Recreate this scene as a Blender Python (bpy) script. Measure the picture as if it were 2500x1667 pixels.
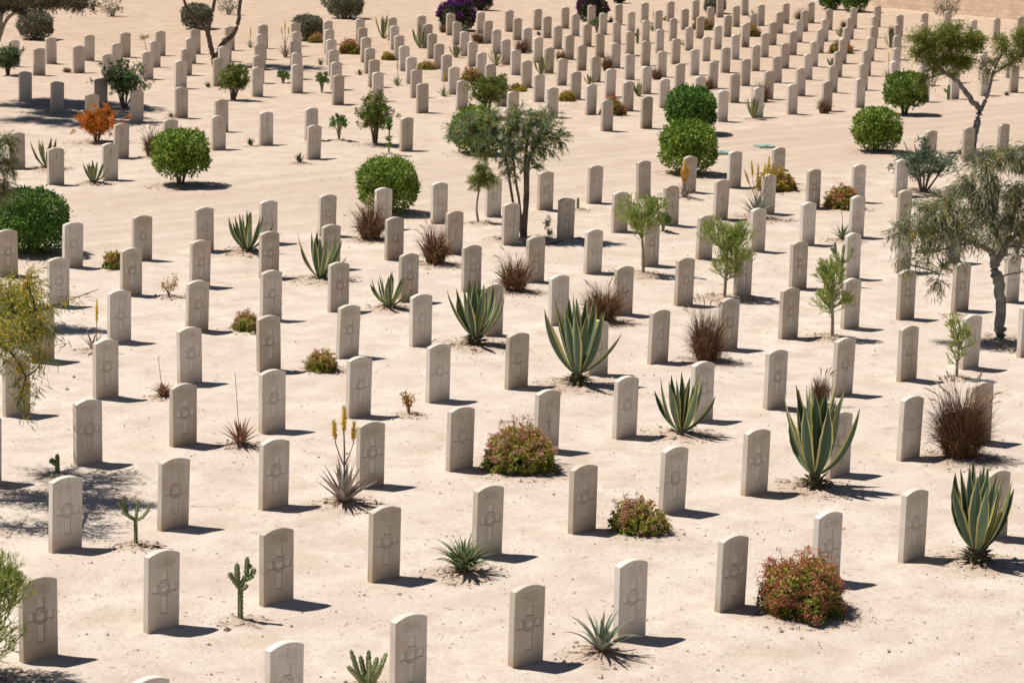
import bpy, math, numpy as np
from mathutils import Matrix, Vector

SC = bpy.context.scene
for o in list(bpy.data.objects):
    bpy.data.objects.remove(o)

# ------------------------------------------------------------------ camera
CAM_R=(0.999743, 0.004329, 0.022271)
CAM_U=(-0.022687, 0.19076, 0.981375)
CAM_F=(0.0, 0.981627, -0.190809)
CAM_H=7.94
FPX=6591.0
cam_d = bpy.data.cameras.new("camera")
cam_o = bpy.data.objects.new("camera", cam_d)
SC.collection.objects.link(cam_o)
cam_d.sensor_fit = 'HORIZONTAL'; cam_d.sensor_width = 36.0
cam_d.lens = FPX / 2500.0 * 36.0
cam_d.clip_start = 0.5; cam_d.clip_end = 2000
R, U, F = Vector(CAM_R), Vector(CAM_U), Vector(CAM_F)
m = Matrix(((R.x, U.x, -F.x, 0), (R.y, U.y, -F.y, 0), (R.z, U.z, -F.z, CAM_H), (0, 0, 0, 1)))
cam_o.matrix_world = m
SC.camera = cam_o
cam_d.dof.use_dof = True
cam_d.dof.focus_distance = 36.0
cam_d.dof.aperture_fstop = 4.5

# ------------------------------------------------------------------ light
SUN_AZ = math.radians(167.5)      # direction towards the sun, from +x
SUN_EL = math.radians(61.5)
sd = Vector((math.cos(SUN_AZ) * math.cos(SUN_EL), math.sin(SUN_AZ) * math.cos(SUN_EL), math.sin(SUN_EL)))
sl = bpy.data.lights.new("sun", 'SUN'); sl.energy = 5.0; sl.angle = math.radians(0.5); sl.color = (1.0, 0.955, 0.89)
so = bpy.data.objects.new("sun", sl); SC.collection.objects.link(so)
so.rotation_euler = (-sd).to_track_quat('-Z', 'Y').to_euler()
w = bpy.data.worlds.new("World"); SC.world = w; w.use_nodes = True
nt = w.node_tree; bg = nt.nodes['Background']
sky = nt.nodes.new('ShaderNodeTexSky'); sky.sky_type = 'NISHITA'; sky.sun_disc = False
sky.altitude = 1500; sky.air_density = 0.8; sky.dust_density = 0.3; sky.sun_elevation = SUN_EL; sky.sun_rotation = math.radians(90) - SUN_AZ
nt.links.new(sky.outputs[0], bg.inputs[0]); bg.inputs[1].default_value = 0.05
SC.view_settings.view_transform = 'Standard'; SC.view_settings.look = 'None'
SC.view_settings.exposure = 0.27; SC.view_settings.gamma = 1.0
SC.render.engine = 'CYCLES'
SC.cycles.max_bounces = 8; SC.cycles.transparent_max_bounces = 4

# ------------------------------------------------------------------ helpers
def link(o): SC.collection.objects.link(o); return o

def tag(o, label=None, cat=None, group=None, kind=None):
    if label: o['label'] = label
    if cat: o['category'] = cat
    if group: o['group'] = group
    if kind: o['kind'] = kind
    return o

def empty(name, loc, rz=0.0):
    o = link(bpy.data.objects.new(name, None)); o.location = loc; o.rotation_euler = (0, 0, rz)
    o.empty_display_size = 0.1
    return o

class MB:
    """collects vertices and faces with numpy, one mesh object per build"""
    def __init__(s): s.V = []; s.F = []; s.T = []; s.M = []; s.n = 0
    def add(s, V, F, tint=0.5, mat=0):
        V = np.asarray(V, float).reshape(-1, 3); F = np.asarray(F, int)
        if len(F) == 0: return
        s.V.append(V); s.F.append(F + s.n); s.n += len(V)
        t = np.full(len(F), tint) if np.isscalar(tint) else np.asarray(tint, float)
        s.T.append(t); s.M.append(np.full(len(F), mat, int))
    def mesh(s, name, mats, smooth=False, vattr=None):
        me = bpy.data.meshes.new(name)
        V = np.concatenate(s.V)
        me.vertices.add(len(V)); me.vertices.foreach_set('co', V.ravel())
        ls = np.concatenate([np.full(len(f), f.shape[1]) for f in s.F])
        li = np.concatenate([f.ravel() for f in s.F])
        me.loops.add(len(li)); me.loops.foreach_set('vertex_index', li)
        me.polygons.add(len(ls)); st = np.concatenate([[0], np.cumsum(ls)[:-1]])
        me.polygons.foreach_set('loop_start', st); me.polygons.foreach_set('loop_total', ls)
        me.polygons.foreach_set('material_index', np.concatenate(s.M))
        me.polygons.foreach_set('use_smooth', np.full(len(ls), smooth))
        a = me.attributes.new('tint', 'FLOAT', 'FACE'); a.data.foreach_set('value', np.concatenate(s.T))
        if vattr is not None:
            a = me.attributes.new('eng', 'FLOAT', 'POINT'); a.data.foreach_set('value', vattr)
        me.update(calc_edges=True); me.validate()
        for mm in (mats if isinstance(mats, (list, tuple)) else [mats]): me.materials.append(mm)
        return me
    def build(s, name, mats, parent=None, smooth=False):
        o = link(bpy.data.objects.new(name, s.mesh(name, mats, smooth)))
        if parent is not None: o.parent = parent
        return o

def unit(v): return v / np.maximum(np.linalg.norm(v, axis=-1, keepdims=True), 1e-9)

def frames(P):
    """two unit vectors square to every point of a polyline (n,k,3)"""
    T = np.gradient(P, axis=1); T = unit(T)
    ref = np.zeros_like(T); ref[..., 2] = 1.0
    vert = np.abs(T[..., 2]) > 0.95
    ref[vert] = (1.0, 0.13, 0.0)
    A = unit(np.cross(T, ref)); B = np.cross(A, T)
    return T, A, B

def add_tubes(mb, P, Rd, sides=6, tint=0.5, mat=0, lobes=0, lobe=0.0, cap=True):
    """P (n,k,3) polylines, Rd (n,k) radii"""
    P = np.asarray(P, float); Rd = np.asarray(Rd, float)
    if P.ndim == 2: P = P[None]; Rd = Rd[None]
    n, k, _ = P.shape
    _, A, B = frames(P)
    a = np.arange(sides) * 2 * np.pi / sides
    rr = 1 + (lobe * np.cos(lobes * a) if lobes else 0 * a)
    V = P[:, :, None] + Rd[:, :, None, None] * (A[:, :, None] * (np.cos(a) * rr)[:, None] + B[:, :, None] * (np.sin(a) * rr)[:, None])
    i = np.arange(n)[:, None, None] * k * sides; j = np.arange(k - 1)[None, :, None] * sides; q = np.arange(sides)[None, None]
    q2 = (q + 1) % sides
    Fq = np.stack([i + j + q, i + j + q2, i + j + sides + q2, i + j + sides + q], -1).reshape(-1, 4)
    tt = tint if np.isscalar(tint) else np.repeat(tint, (k - 1) * sides)
    mb.add(V, Fq, tt, mat)
    if cap:
        Vc = V[:, -1].reshape(-1, 3)
        mb.add(Vc, np.arange(n * sides).reshape(n, sides), 0.5 if not np.isscalar(tint) else tint, mat)

def add_cards(mb, C, D, L, W, rng, droop=0.0, tint=0.5, mat=0, fold=0.25, N=None, wpos=0.45):
    """leaf quads: base C, direction D, length L, width W; the middle is dropped and folded"""
    n = len(C); D = unit(np.asarray(D, float))
    L = np.broadcast_to(np.asarray(L, float), (n,))[:, None]; W = np.broadcast_to(np.asarray(W, float), (n,))[:, None]
    if N is None: N = rng.normal(size=(n, 3))
    S = unit(np.cross(D, N)); Nn = np.cross(S, D)
    tip = C + D * L; tip[:, 2] -= droop * L[:, 0]
    mid = C + D * L * wpos + Nn * W * fold * rng.uniform(-1, 1, (n, 1)); mid[:, 2] += droop * 0.1 * L[:, 0]
    V = np.stack([C, mid - S * W / 2, tip, mid + S * W / 2], 1)
    mb.add(V, np.arange(n * 4).reshape(n, 4), tint, mat)

def add_blades(mb, P, W, tint=0.5, mat=0, side=None, twist=0.0):
    """flat strips along polylines P (n,k,3) with widths W (n,k)"""
    T, A, B = frames(P)
    if side is not None: A = unit(side - (side * T).sum(-1, keepdims=True) * T)
    n, k, _ = P.shape
    V = np.stack([P - A * W[..., None] / 2, P + A * W[..., None] / 2], 2)
    i = np.arange(n)[:, None] * k * 2; j = np.arange(k - 1)[None] * 2
    Fq = np.stack([i + j, i + j + 1, i + j + 3, i + j + 2], -1).reshape(-1, 4)
    tt = tint if np.isscalar(tint) else np.repeat(tint, k - 1)
    mb.add(V, Fq, tt, mat)

_tabs = {}
def vn(x, y, sc, seed):
    """smooth value noise in -1..1"""
    if seed not in _tabs: _tabs[seed] = np.random.RandomState(seed + 77).uniform(-1, 1, (256, 256))
    T = _tabs[seed]; x = np.asarray(x) / sc + 1000; y = np.asarray(y) / sc + 1000
    xi = np.floor(x).astype(int); yi = np.floor(y).astype(int); fx = x - xi; fy = y - yi
    fx = fx * fx * (3 - 2 * fx); fy = fy * fy * (3 - 2 * fy)
    a = T[xi & 255, yi & 255]; b = T[(xi + 1) & 255, yi & 255]; c = T[xi & 255, (yi + 1) & 255]; d = T[(xi + 1) & 255, (yi + 1) & 255]
    return (a * (1 - fx) + b * fx) * (1 - fy) + (c * (1 - fx) + d * fx) * fy

# ------------------------------------------------------------------ materials
def base_mat(name, rough=0.8, spec=0.3):
    mt = bpy.data.materials.new(name); mt.use_nodes = True
    N = mt.node_tree.nodes; b = N['Principled BSDF']; b.inputs['Roughness'].default_value = rough
    b.inputs['Specular IOR Level'].default_value = spec
    return mt, mt.node_tree, N, b

def ramp(nt, stops):
    r = nt.nodes.new('ShaderNodeValToRGB'); e = r.color_ramp.elements
    while len(e) < len(stops): e.new(0.5)
    for i, (p, c) in enumerate(stops): e[i].position = p; e[i].color = (*c, 1)
    return r

def noise(nt, scale, detail=4, rough=0.55, vec=None, dim=None):
    n = nt.nodes.new('ShaderNodeTexNoise'); n.inputs['Scale'].default_value = scale
    n.inputs['Detail'].default_value = detail; n.inputs['Roughness'].default_value = rough
    if vec is not None: nt.links.new(vec, n.inputs['Vector'])
    return n

def leaf_mat(name, stops, rough=0.6, trans=0.25, spec=0.35):
    spec *= 0.35; rough = min(1.0, rough + 0.15)
    """foliage: colour picked per leaf by the tint attribute, some light let through"""
    mt, nt, N, b = base_mat(name, rough, spec)
    a = N.new('ShaderNodeAttribute'); a.attribute_name = 'tint'
    r = ramp(nt, stops); nt.links.new(a.outputs['Fac'], r.inputs[0])
    nt.links.new(r.outputs[0], b.inputs['Base Color'])
    if trans > 0:
        t = N.new('ShaderNodeBsdfTranslucent'); nt.links.new(r.outputs[0], t.inputs[0])
        mx = N.new('ShaderNodeMixShader'); mx.inputs[0].default_value = trans
        nt.links.new(b.outputs[0], mx.inputs[1]); nt.links.new(t.outputs[0], mx.inputs[2])
        nt.links.new(mx.outputs[0], N['Material Output'].inputs[0])
    return mt

def rough_mat(name, c1, c2, scale=12, rough=0.9, bump=0.3, bs=40):
    mt, nt, N, b = base_mat(name, rough, 0.15)
    tc = N.new('ShaderNodeTexCoord')
    n = noise(nt, scale, 5, 0.6, tc.outputs['Object']); r = ramp(nt, [(0.3, c1), (0.7, c2)])
    nt.links.new(n.outputs[0], r.inputs[0]); nt.links.new(r.outputs[0], b.inputs['Base Color'])
    n2 = noise(nt, bs, 4, 0.6, tc.outputs['Object']); bp = N.new('ShaderNodeBump'); bp.inputs['Strength'].default_value = bump
    bp.inputs['Distance'].default_value = 0.01
    nt.links.new(n2.outputs[0], bp.inputs['Height']); nt.links.new(bp.outputs[0], b.inputs['Normal'])
    return mt

def mix_rgb(nt, a, b, fac, mode='MIX'):
    mx = nt.nodes.new('ShaderNodeMix'); mx.data_type = 'RGBA'; mx.blend_type = mode
    for s, v in ((6, a), (7, b), (0, fac)):
        if isinstance(v, (int, float)): mx.inputs[s].default_value = v
        elif isinstance(v, tuple): mx.inputs[s].default_value = (*v, 1)
        else: nt.links.new(v, mx.inputs[s])
    return mx.outputs[2]

def math_n(nt, op, a, b=None):
    n = nt.nodes.new('ShaderNodeMath'); n.operation = op
    for i, v in enumerate((a, b)):
        if v is None: continue
        if isinstance(v, (int, float)): n.inputs[i].default_value = v
        else: nt.links.new(v, n.inputs[i])
    return n.outputs[0]

ANG = math.radians(44.3)
def make_ground_mat():
    mt, nt, N, b = base_mat('sandy_earth', 0.95, 0.1)
    g = N.new('ShaderNodeNewGeometry'); pos = g.outputs['Position']
    mp = N.new('ShaderNodeMapping'); mp.inputs['Rotation'].default_value = (0, 0, -ANG); nt.links.new(pos, mp.inputs[0])
    rot = mp.outputs[0]
    big = noise(nt, 0.35, 4, 0.55, pos); mid = noise(nt, 1.6, 6, 0.62, pos); fine = noise(nt, 14, 6, 0.7, pos)
    gr = noise(nt, 70, 3, 0.7, pos)
    st = N.new('ShaderNodeMapping'); st.inputs['Scale'].default_value = (0.22, 1.5, 1); nt.links.new(rot, st.inputs[0])
    streak = noise(nt, 1.0, 6, 0.6, st.outputs[0])
    c_pale = (0.64, 0.558, 0.47); c_pink = (0.545, 0.43, 0.345); c_dark = (0.40, 0.295, 0.22)
    r1 = ramp(nt, [(0.38, c_pink), (0.58, c_pale)]); nt.links.new(mid.outputs[0], r1.inputs[0])
    fb = ramp(nt, [(0.42, (0, 0, 0)), (0.66, (1, 1, 1))]); nt.links.new(big.outputs[0], fb.inputs[0])
    c = mix_rgb(nt, r1.outputs[0], (0.58, 0.475, 0.395), math_n(nt, 'MULTIPLY', fb.outputs[0], 0.65))
    fs = ramp(nt, [(0.50, (0, 0, 0)), (0.72, (1, 1, 1))]); nt.links.new(streak.outputs[0], fs.inputs[0])
    c = mix_rgb(nt, c, (0.665, 0.59, 0.51), math_n(nt, 'MULTIPLY', fs.outputs[0], 0.7))
    ff = ramp(nt, [(0.32, (1, 1, 1)), (0.50, (0, 0, 0))]); nt.links.new(fine.outputs[0], ff.inputs[0])
    c = mix_rgb(nt, c, c_dark, math_n(nt, 'MULTIPLY', ff.outputs[0], 0.38))
    fg = ramp(nt, [(0.30, (1, 1, 1)), (0.40, (0, 0, 0))]); nt.links.new(gr.outputs[0], fg.inputs[0])
    c = mix_rgb(nt, c, (0.30, 0.22, 0.17), math_n(nt, 'MULTIPLY', fg.outputs[0], 0.28))
    # the driven path between the two plots: smoother, with faint wheel tracks
    sp = N.new('ShaderNodeSeparateXYZ'); nt.links.new(rot, sp.inputs[0])
    wob = math_n(nt, 'ADD', sp.outputs[1], math_n(nt, 'MULTIPLY', big.outputs[0], 1.6))
    rp = ramp(nt, [(0.0, (0, 0, 0)), (0.10, (1, 1, 1)), (0.90, (1, 1, 1)), (1.0, (0, 0, 0))])
    mpz = N.new('ShaderNodeMapRange'); mpz.inputs[1].default_value = 40.0; mpz.inputs[2].default_value = 47.5; nt.links.new(wob, mpz.inputs[0]); nt.links.new(mpz.outputs[0], rp.inputs[0])
    tr = ramp(nt, [(0.40, (0.51, 0.40, 0.32)), (0.55, (0.56, 0.455, 0.37)), (0.68, (0.64, 0.555, 0.47))])
    st2 = N.new('ShaderNodeMapping'); st2.inputs['Scale'].default_value = (0.10, 1.9, 1); nt.links.new(rot, st2.inputs[0])
    nt.links.new(noise(nt, 1.0, 5, 0.6, st2.outputs[0]).outputs[0], tr.inputs[0])
    c = mix_rgb(nt, c, tr.outputs[0], math_n(nt, 'MULTIPLY', rp.outputs[0], 0.7))
    # the far plot is raked, tanner sand
    sy = N.new('ShaderNodeSeparateXYZ'); nt.links.new(pos, sy.inputs[0])
    ry = N.new('ShaderNodeMapRange'); ry.inputs[1].default_value = 42; ry.inputs[2].default_value = 95; nt.links.new(sy.outputs[1], ry.inputs[0])
    c = mix_rgb(nt, c, mix_rgb(nt, c, (0.84, 0.745, 0.65), 1.0, 'MULTIPLY'), ry.outputs[0])
    at = N.new('ShaderNodeAttribute'); at.attribute_name = 'eng'      # dug earth round the plants
    n5 = noise(nt, 9, 5, 0.7, pos); r5 = ramp(nt, [(0.35, (0, 0, 0)), (0.6, (1, 1, 1))]); nt.links.new(n5.outputs[0], r5.inputs[0])
    k = math_n(nt, 'MULTIPLY', at.outputs['Fac'], math_n(nt, 'MULTIPLY_ADD', r5.outputs[0], 0.5))
    mlt = N.new('ShaderNodeMath'); mlt.operation = 'MULTIPLY_ADD'; nt.links.new(r5.outputs[0], mlt.inputs[0]); mlt.inputs[1].default_value = 0.50; mlt.inputs[2].default_value = 0.35
    k = math_n(nt, 'MULTIPLY', at.outputs['Fac'], mlt.outputs[0])
    c = mix_rgb(nt, c, (0.42, 0.295, 0.21), k)
    nt.links.new(c, b.inputs['Base Color'])
    h = math_n(nt, 'ADD', math_n(nt, 'MULTIPLY', fine.outputs[0], 0.6), math_n(nt, 'MULTIPLY', gr.outputs[0], 0.25))
    h = math_n(nt, 'ADD', h, math_n(nt, 'MULTIPLY', mid.outputs[0], 0.8))
    bp = N.new('ShaderNodeBump'); bp.inputs['Strength'].default_value = 0.75; bp.inputs['Distance'].default_value = 0.05
    nt.links.new(h, bp.inputs['Height']); nt.links.new(bp.outputs[0], b.inputs['Normal'])
    return mt

def make_stone_mat():
    mt, nt, N, b = base_mat('weathered_limestone', 0.85, 0.2)
    tc = N.new('ShaderNodeTexCoord'); oi = N.new('ShaderNodeObjectInfo')
    off = N.new('ShaderNodeVectorMath'); off.operation = 'ADD'; nt.links.new(tc.outputs['Object'], off.inputs[0])
    sc = N.new('ShaderNodeVectorMath'); sc.operation = 'SCALE'; nt.links.new(oi.outputs['Location'], sc.inputs[0]); sc.inputs[3].default_value = 3.1
    nt.links.new(sc.outputs[0], off.inputs[1]); v = off.outputs[0]
    n1 = noise(nt, 3.0, 4, 0.55, v)
    r1 = ramp(nt, [(0.30, (0.58, 0.49, 0.39)), (0.5, (0.645, 0.57, 0.475)), (0.72, (0.68, 0.625, 0.55))]); nt.links.new(n1.outputs[0], r1.inputs[0])
    mp = N.new('ShaderNodeMapping'); mp.inputs['Scale'].default_value = (16, 16, 0.9); nt.links.new(v, mp.inputs[0])
    n2 = noise(nt, 1.0, 3, 0.5, mp.outputs[0]); r2 = ramp(nt, [(0.45, (0, 0, 0)), (0.75, (1, 1, 1))]); nt.links.new(n2.outputs[0], r2.inputs[0])
    c = mix_rgb(nt, r1.outputs[0], (0.46, 0.375, 0.285), math_n(nt, 'MULTIPLY', r2.outputs[0], 0.45))
    # soil and salt staining on the lowest hand's breadth
    sx = N.new('ShaderNodeSeparateXYZ'); nt.links.new(tc.outputs['Object'], sx.inputs[0])
    zz = math_n(nt, 'ADD', sx.outputs[2], math_n(nt, 'MULTIPLY', n1.outputs[0], 0.22))
    rz = ramp(nt, [(0.12, (1, 1, 1)), (0.34, (0, 0, 0))]); nt.links.new(zz, rz.inputs[0])
    c = mix_rgb(nt, c, (0.50, 0.38, 0.27), math_n(nt, 'MULTIPLY', rz.outputs[0], 0.75))
    hv = math_n(nt, 'MULTIPLY_ADD', oi.outputs['Random'], 0.16); 
    ml = N.new('ShaderNodeMath'); ml.operation = 'MULTIPLY_ADD'; nt.links.new(oi.outputs['Random'], ml.inputs[0]); ml.inputs[1].default_value = 0.34; ml.inputs[2].default_value = 0.82
    hs = N.new('ShaderNodeHueSaturation'); nt.links.new(c, hs.inputs['Color']); nt.links.new(ml.outputs[0], hs.inputs['Value'])
    sw = N.new('ShaderNodeMath'); sw.operation = 'MULTIPLY_ADD'; nt.links.new(oi.outputs['Random'], sw.inputs[0]); sw.inputs[1].default_value = -0.35; sw.inputs[2].default_value = 1.15
    nt.links.new(sw.outputs[0], hs.inputs['Saturation'])
    c = hs.outputs[0]
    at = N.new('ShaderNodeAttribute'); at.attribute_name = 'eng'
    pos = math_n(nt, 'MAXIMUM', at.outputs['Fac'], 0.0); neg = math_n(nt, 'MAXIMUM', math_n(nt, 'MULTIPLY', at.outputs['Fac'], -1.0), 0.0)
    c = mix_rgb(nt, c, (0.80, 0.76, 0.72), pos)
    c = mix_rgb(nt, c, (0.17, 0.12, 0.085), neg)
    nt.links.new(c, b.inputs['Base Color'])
    n3 = noise(nt, 90, 4, 0.6, tc.outputs['Object']); bp = N.new('ShaderNodeBump'); bp.inputs['Strength'].default_value = 0.25; bp.inputs['Distance'].default_value = 0.004
    nt.links.new(n3.outputs[0], bp.inputs['Height']); nt.links.new(bp.outputs[0], b.inputs['Normal'])
    return mt

M_ground = make_ground_mat(); M_stone = make_stone_mat()
M_agave = leaf_mat('agave_green', [(0, (0.04, 0.08, 0.05)), (0.5, (0.085, 0.145, 0.09)), (1, (0.17, 0.235, 0.14))], 0.42, 0.05, 0.4)
M_margin = leaf_mat('agave_margin', [(0, (0.40, 0.35, 0.09)), (1, (0.68, 0.60, 0.26))], 0.5, 0.1)
M_spine = leaf_mat('agave_old_leaf', [(0, (0.10, 0.08, 0.045)), (1, (0.21, 0.20, 0.11))], 0.8, 0.0)
M_aloe = {
 'r': leaf_mat('aloe_reddish', [(0, (0.20, 0.15, 0.125)), (0.5, (0.31, 0.25, 0.22)), (1, (0.40, 0.37, 0.30))], 0.5, 0.05),
 'g': leaf_mat('aloe_green', [(0, (0.08, 0.12, 0.04)), (0.6, (0.17, 0.22, 0.10)), (1, (0.30, 0.33, 0.22))], 0.5, 0.08),
 's': leaf_mat('aloe_silver', [(0, (0.15, 0.18, 0.12)), (1, (0.34, 0.36, 0.28))], 0.5, 0.05),
 'p': leaf_mat('aloe_pink', [(0, (0.22, 0.10, 0.07)), (0.6, (0.36, 0.19, 0.14)), (1, (0.42, 0.30, 0.22))], 0.5, 0.08),
 'd': leaf_mat('aloe_dark', [(0, (0.035, 0.05, 0.02)), (1, (0.13, 0.16, 0.08))], 0.5, 0.05)}
M_yflower = leaf_mat('yellow_flower', [(0, (0.62, 0.36, 0.02)), (0.6, (0.72, 0.50, 0.05)), (1, (0.55, 0.50, 0.12))], 0.6, 0.2)
M_oflower = leaf_mat('orange_flower', [(0, (0.70, 0.30, 0.015)), (1, (0.75, 0.47, 0.03))], 0.6, 0.2)
M_stalk = rough_mat('flower_stalk', (0.16, 0.10, 0.07), (0.25, 0.18, 0.12))
M_dry = leaf_mat('dry_stalk', [(0, (0.20, 0.12, 0.07)), (1, (0.42, 0.28, 0.17))], 0.8, 0.0)
M_grass = leaf_mat('brown_grass', [(0, (0.07, 0.032, 0.017)), (0.45, (0.20, 0.105, 0.055)), (1, (0.52, 0.36, 0.22))], 0.7, 0.15)
M_seed = leaf_mat('seed_head', [(0, (0.30, 0.19, 0.11)), (1, (0.52, 0.40, 0.27))], 0.8, 0.2)
M_bush = leaf_mat('bush_leaves', [(0, (0.06, 0.12, 0.012)), (0.5, (0.19, 0.29, 0.035)), (1, (0.42, 0.50, 0.11))], 0.42, 0.22, 0.45)
M_bushk = leaf_mat('dark_bush_leaves', [(0, (0.03, 0.08, 0.012)), (0.5, (0.085, 0.185, 0.025)), (1, (0.22, 0.36, 0.07))], 0.42, 0.2, 0.45)
M_olive = leaf_mat('olive_bush_leaves', [(0, (0.07, 0.12, 0.015)), (0.5, (0.14, 0.215, 0.03)), (1, (0.25, 0.33, 0.07))], 0.5, 0.22)
M_grey = leaf_mat('grey_bush_leaves', [(0, (0.11, 0.11, 0.065)), (0.5, (0.19, 0.19, 0.12)), (1, (0.30, 0.28, 0.19))], 0.7, 0.15)
M_greyt = leaf_mat('pale_twig_leaves', [(0, (0.16, 0.15, 0.09)), (1, (0.33, 0.31, 0.21))], 0.7, 0.15)
M_purple = leaf_mat('bougainvillea_bracts', [(0, (0.07, 0.015, 0.085)), (1, (0.20, 0.05, 0.24))], 0.6, 0.25)
M_bouleaf = leaf_mat('bougainvillea_leaves', [(0, (0.03, 0.04, 0.02)), (0.6, (0.085, 0.10, 0.045)), (1, (0.15, 0.09, 0.10))], 0.6, 0.2)
M_succ = leaf_mat('succulent_leaves', [(0, (0.08, 0.13, 0.015)), (0.3, (0.22, 0.27, 0.035)), (0.5, (0.46, 0.44, 0.09)), (0.70, (0.58, 0.42, 0.11)), (0.84, (0.50, 0.17, 0.06)), (1, (0.52, 0.14, 0.08))], 0.38, 0.25, 0.5)
M_succy = leaf_mat('yellow_succulent_leaves', [(0, (0.16, 0.16, 0.02)), (0.4, (0.42, 0.31, 0.04)), (0.8, (0.60, 0.46, 0.12)), (1, (0.50, 0.22, 0.08))], 0.45, 0.25)
M_pinkf = leaf_mat('dusty_pink_flowers', [(0, (0.36, 0.14, 0.10)), (0.6, (0.54, 0.27, 0.20)), (1, (0.68, 0.46, 0.37))], 0.7, 0.2)
M_redf = leaf_mat('brick_red_flowers', [(0, (0.28, 0.085, 0.045)), (0.6, (0.50, 0.175, 0.10)), (1, (0.64, 0.34, 0.23))], 0.7, 0.2)
M_orange = leaf_mat('orange_leaves', [(0, (0.16, 0.14, 0.02)), (0.25, (0.46, 0.18, 0.025)), (0.7, (0.70, 0.21, 0.03)), (1, (0.80, 0.33, 0.07))], 0.5, 0.3)
M_pencil = leaf_mat('pencil_stems', [(0, (0.11, 0.16, 0.03)), (0.5, (0.24, 0.31, 0.06)), (1, (0.48, 0.50, 0.16))], 0.5, 0.0)
M_cactus = leaf_mat('cactus_skin', [(0, (0.08, 0.11, 0.045)), (0.5, (0.16, 0.20, 0.085)), (1, (0.36, 0.36, 0.20))], 0.5, 0.0)
M_cactusp = leaf_mat('bright_succulent', [(0, (0.09, 0.16, 0.05)), (1, (0.24, 0.33, 0.12))], 0.5, 0.1)
M_acacia = leaf_mat('acacia_leaves', [(0, (0.08, 0.14, 0.06)), (0.5, (0.18, 0.27, 0.13)), (0.85, (0.33, 0.40, 0.21)), (1, (0.55, 0.50, 0.26))], 0.5, 0.2)
M_acaciag = leaf_mat('grey_acacia_leaves', [(0, (0.10, 0.125, 0.045)), (0.5, (0.21, 0.24, 0.10)), (0.85, (0.35, 0.36, 0.18)), (1, (0.55, 0.46, 0.33))], 0.55, 0.2)
M_acacial = leaf_mat('yellowish_acacia_leaves', [(0, (0.10, 0.15, 0.03)), (0.5, (0.24, 0.29, 0.07)), (0.85, (0.42, 0.42, 0.12)), (1, (0.60, 0.52, 0.20))], 0.5, 0.25)
M_olea = leaf_mat('olive_tree_leaves', [(0, (0.10, 0.14, 0.02)), (0.5, (0.22, 0.26, 0.035)), (1, (0.36, 0.38, 0.09))], 0.55, 0.25)
M_darkt = leaf_mat('dusky_tree_leaves', [(0, (0.06, 0.06, 0.035)), (0.6, (0.14, 0.13, 0.08)), (1, (0.27, 0.24, 0.17))], 0.7, 0.15)
M_blossom = leaf_mat('acacia_blossom', [(0, (0.50, 0.34, 0.02)), (1, (0.78, 0.58, 0.07))], 0.7, 0.3)
M_shrub = leaf_mat('oleander_leaves', [(0, (0.05, 0.09, 0.03)), (0.6, (0.12, 0.18, 0.065)), (1, (0.26, 0.32, 0.16))], 0.42, 0.2, 0.45)
M_shruby = leaf_mat('mixed_shrub_leaves', [(0, (0.05, 0.085, 0.015)), (0.5, (0.14, 0.19, 0.035)), (0.8, (0.30, 0.32, 0.07)), (1, (0.40, 0.25, 0.12))], 0.45, 0.25)
M_shrubg = leaf_mat('grey_oleander_leaves', [(0, (0.06, 0.095, 0.05)), (0.6, (0.15, 0.20, 0.125)), (1, (0.30, 0.34, 0.24))], 0.45, 0.2)
M_bark = rough_mat('brown_bark', (0.085, 0.06, 0.045), (0.19, 0.145, 0.11), 9, 0.9, 0.6, 30)
M_barkg = rough_mat('grey_fissured_bark', (0.11, 0.10, 0.09), (0.31, 0.29, 0.27), 7, 0.9, 0.9, 22)
M_barkp = rough_mat('pale_bark', (0.22, 0.19, 0.14), (0.38, 0.33, 0.26), 14, 0.85, 0.3, 40)
M_litter = leaf_mat('dry_litter', [(0, (0.075, 0.045, 0.03)), (1, (0.30, 0.20, 0.13))], 0.95, 0.0)

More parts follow.
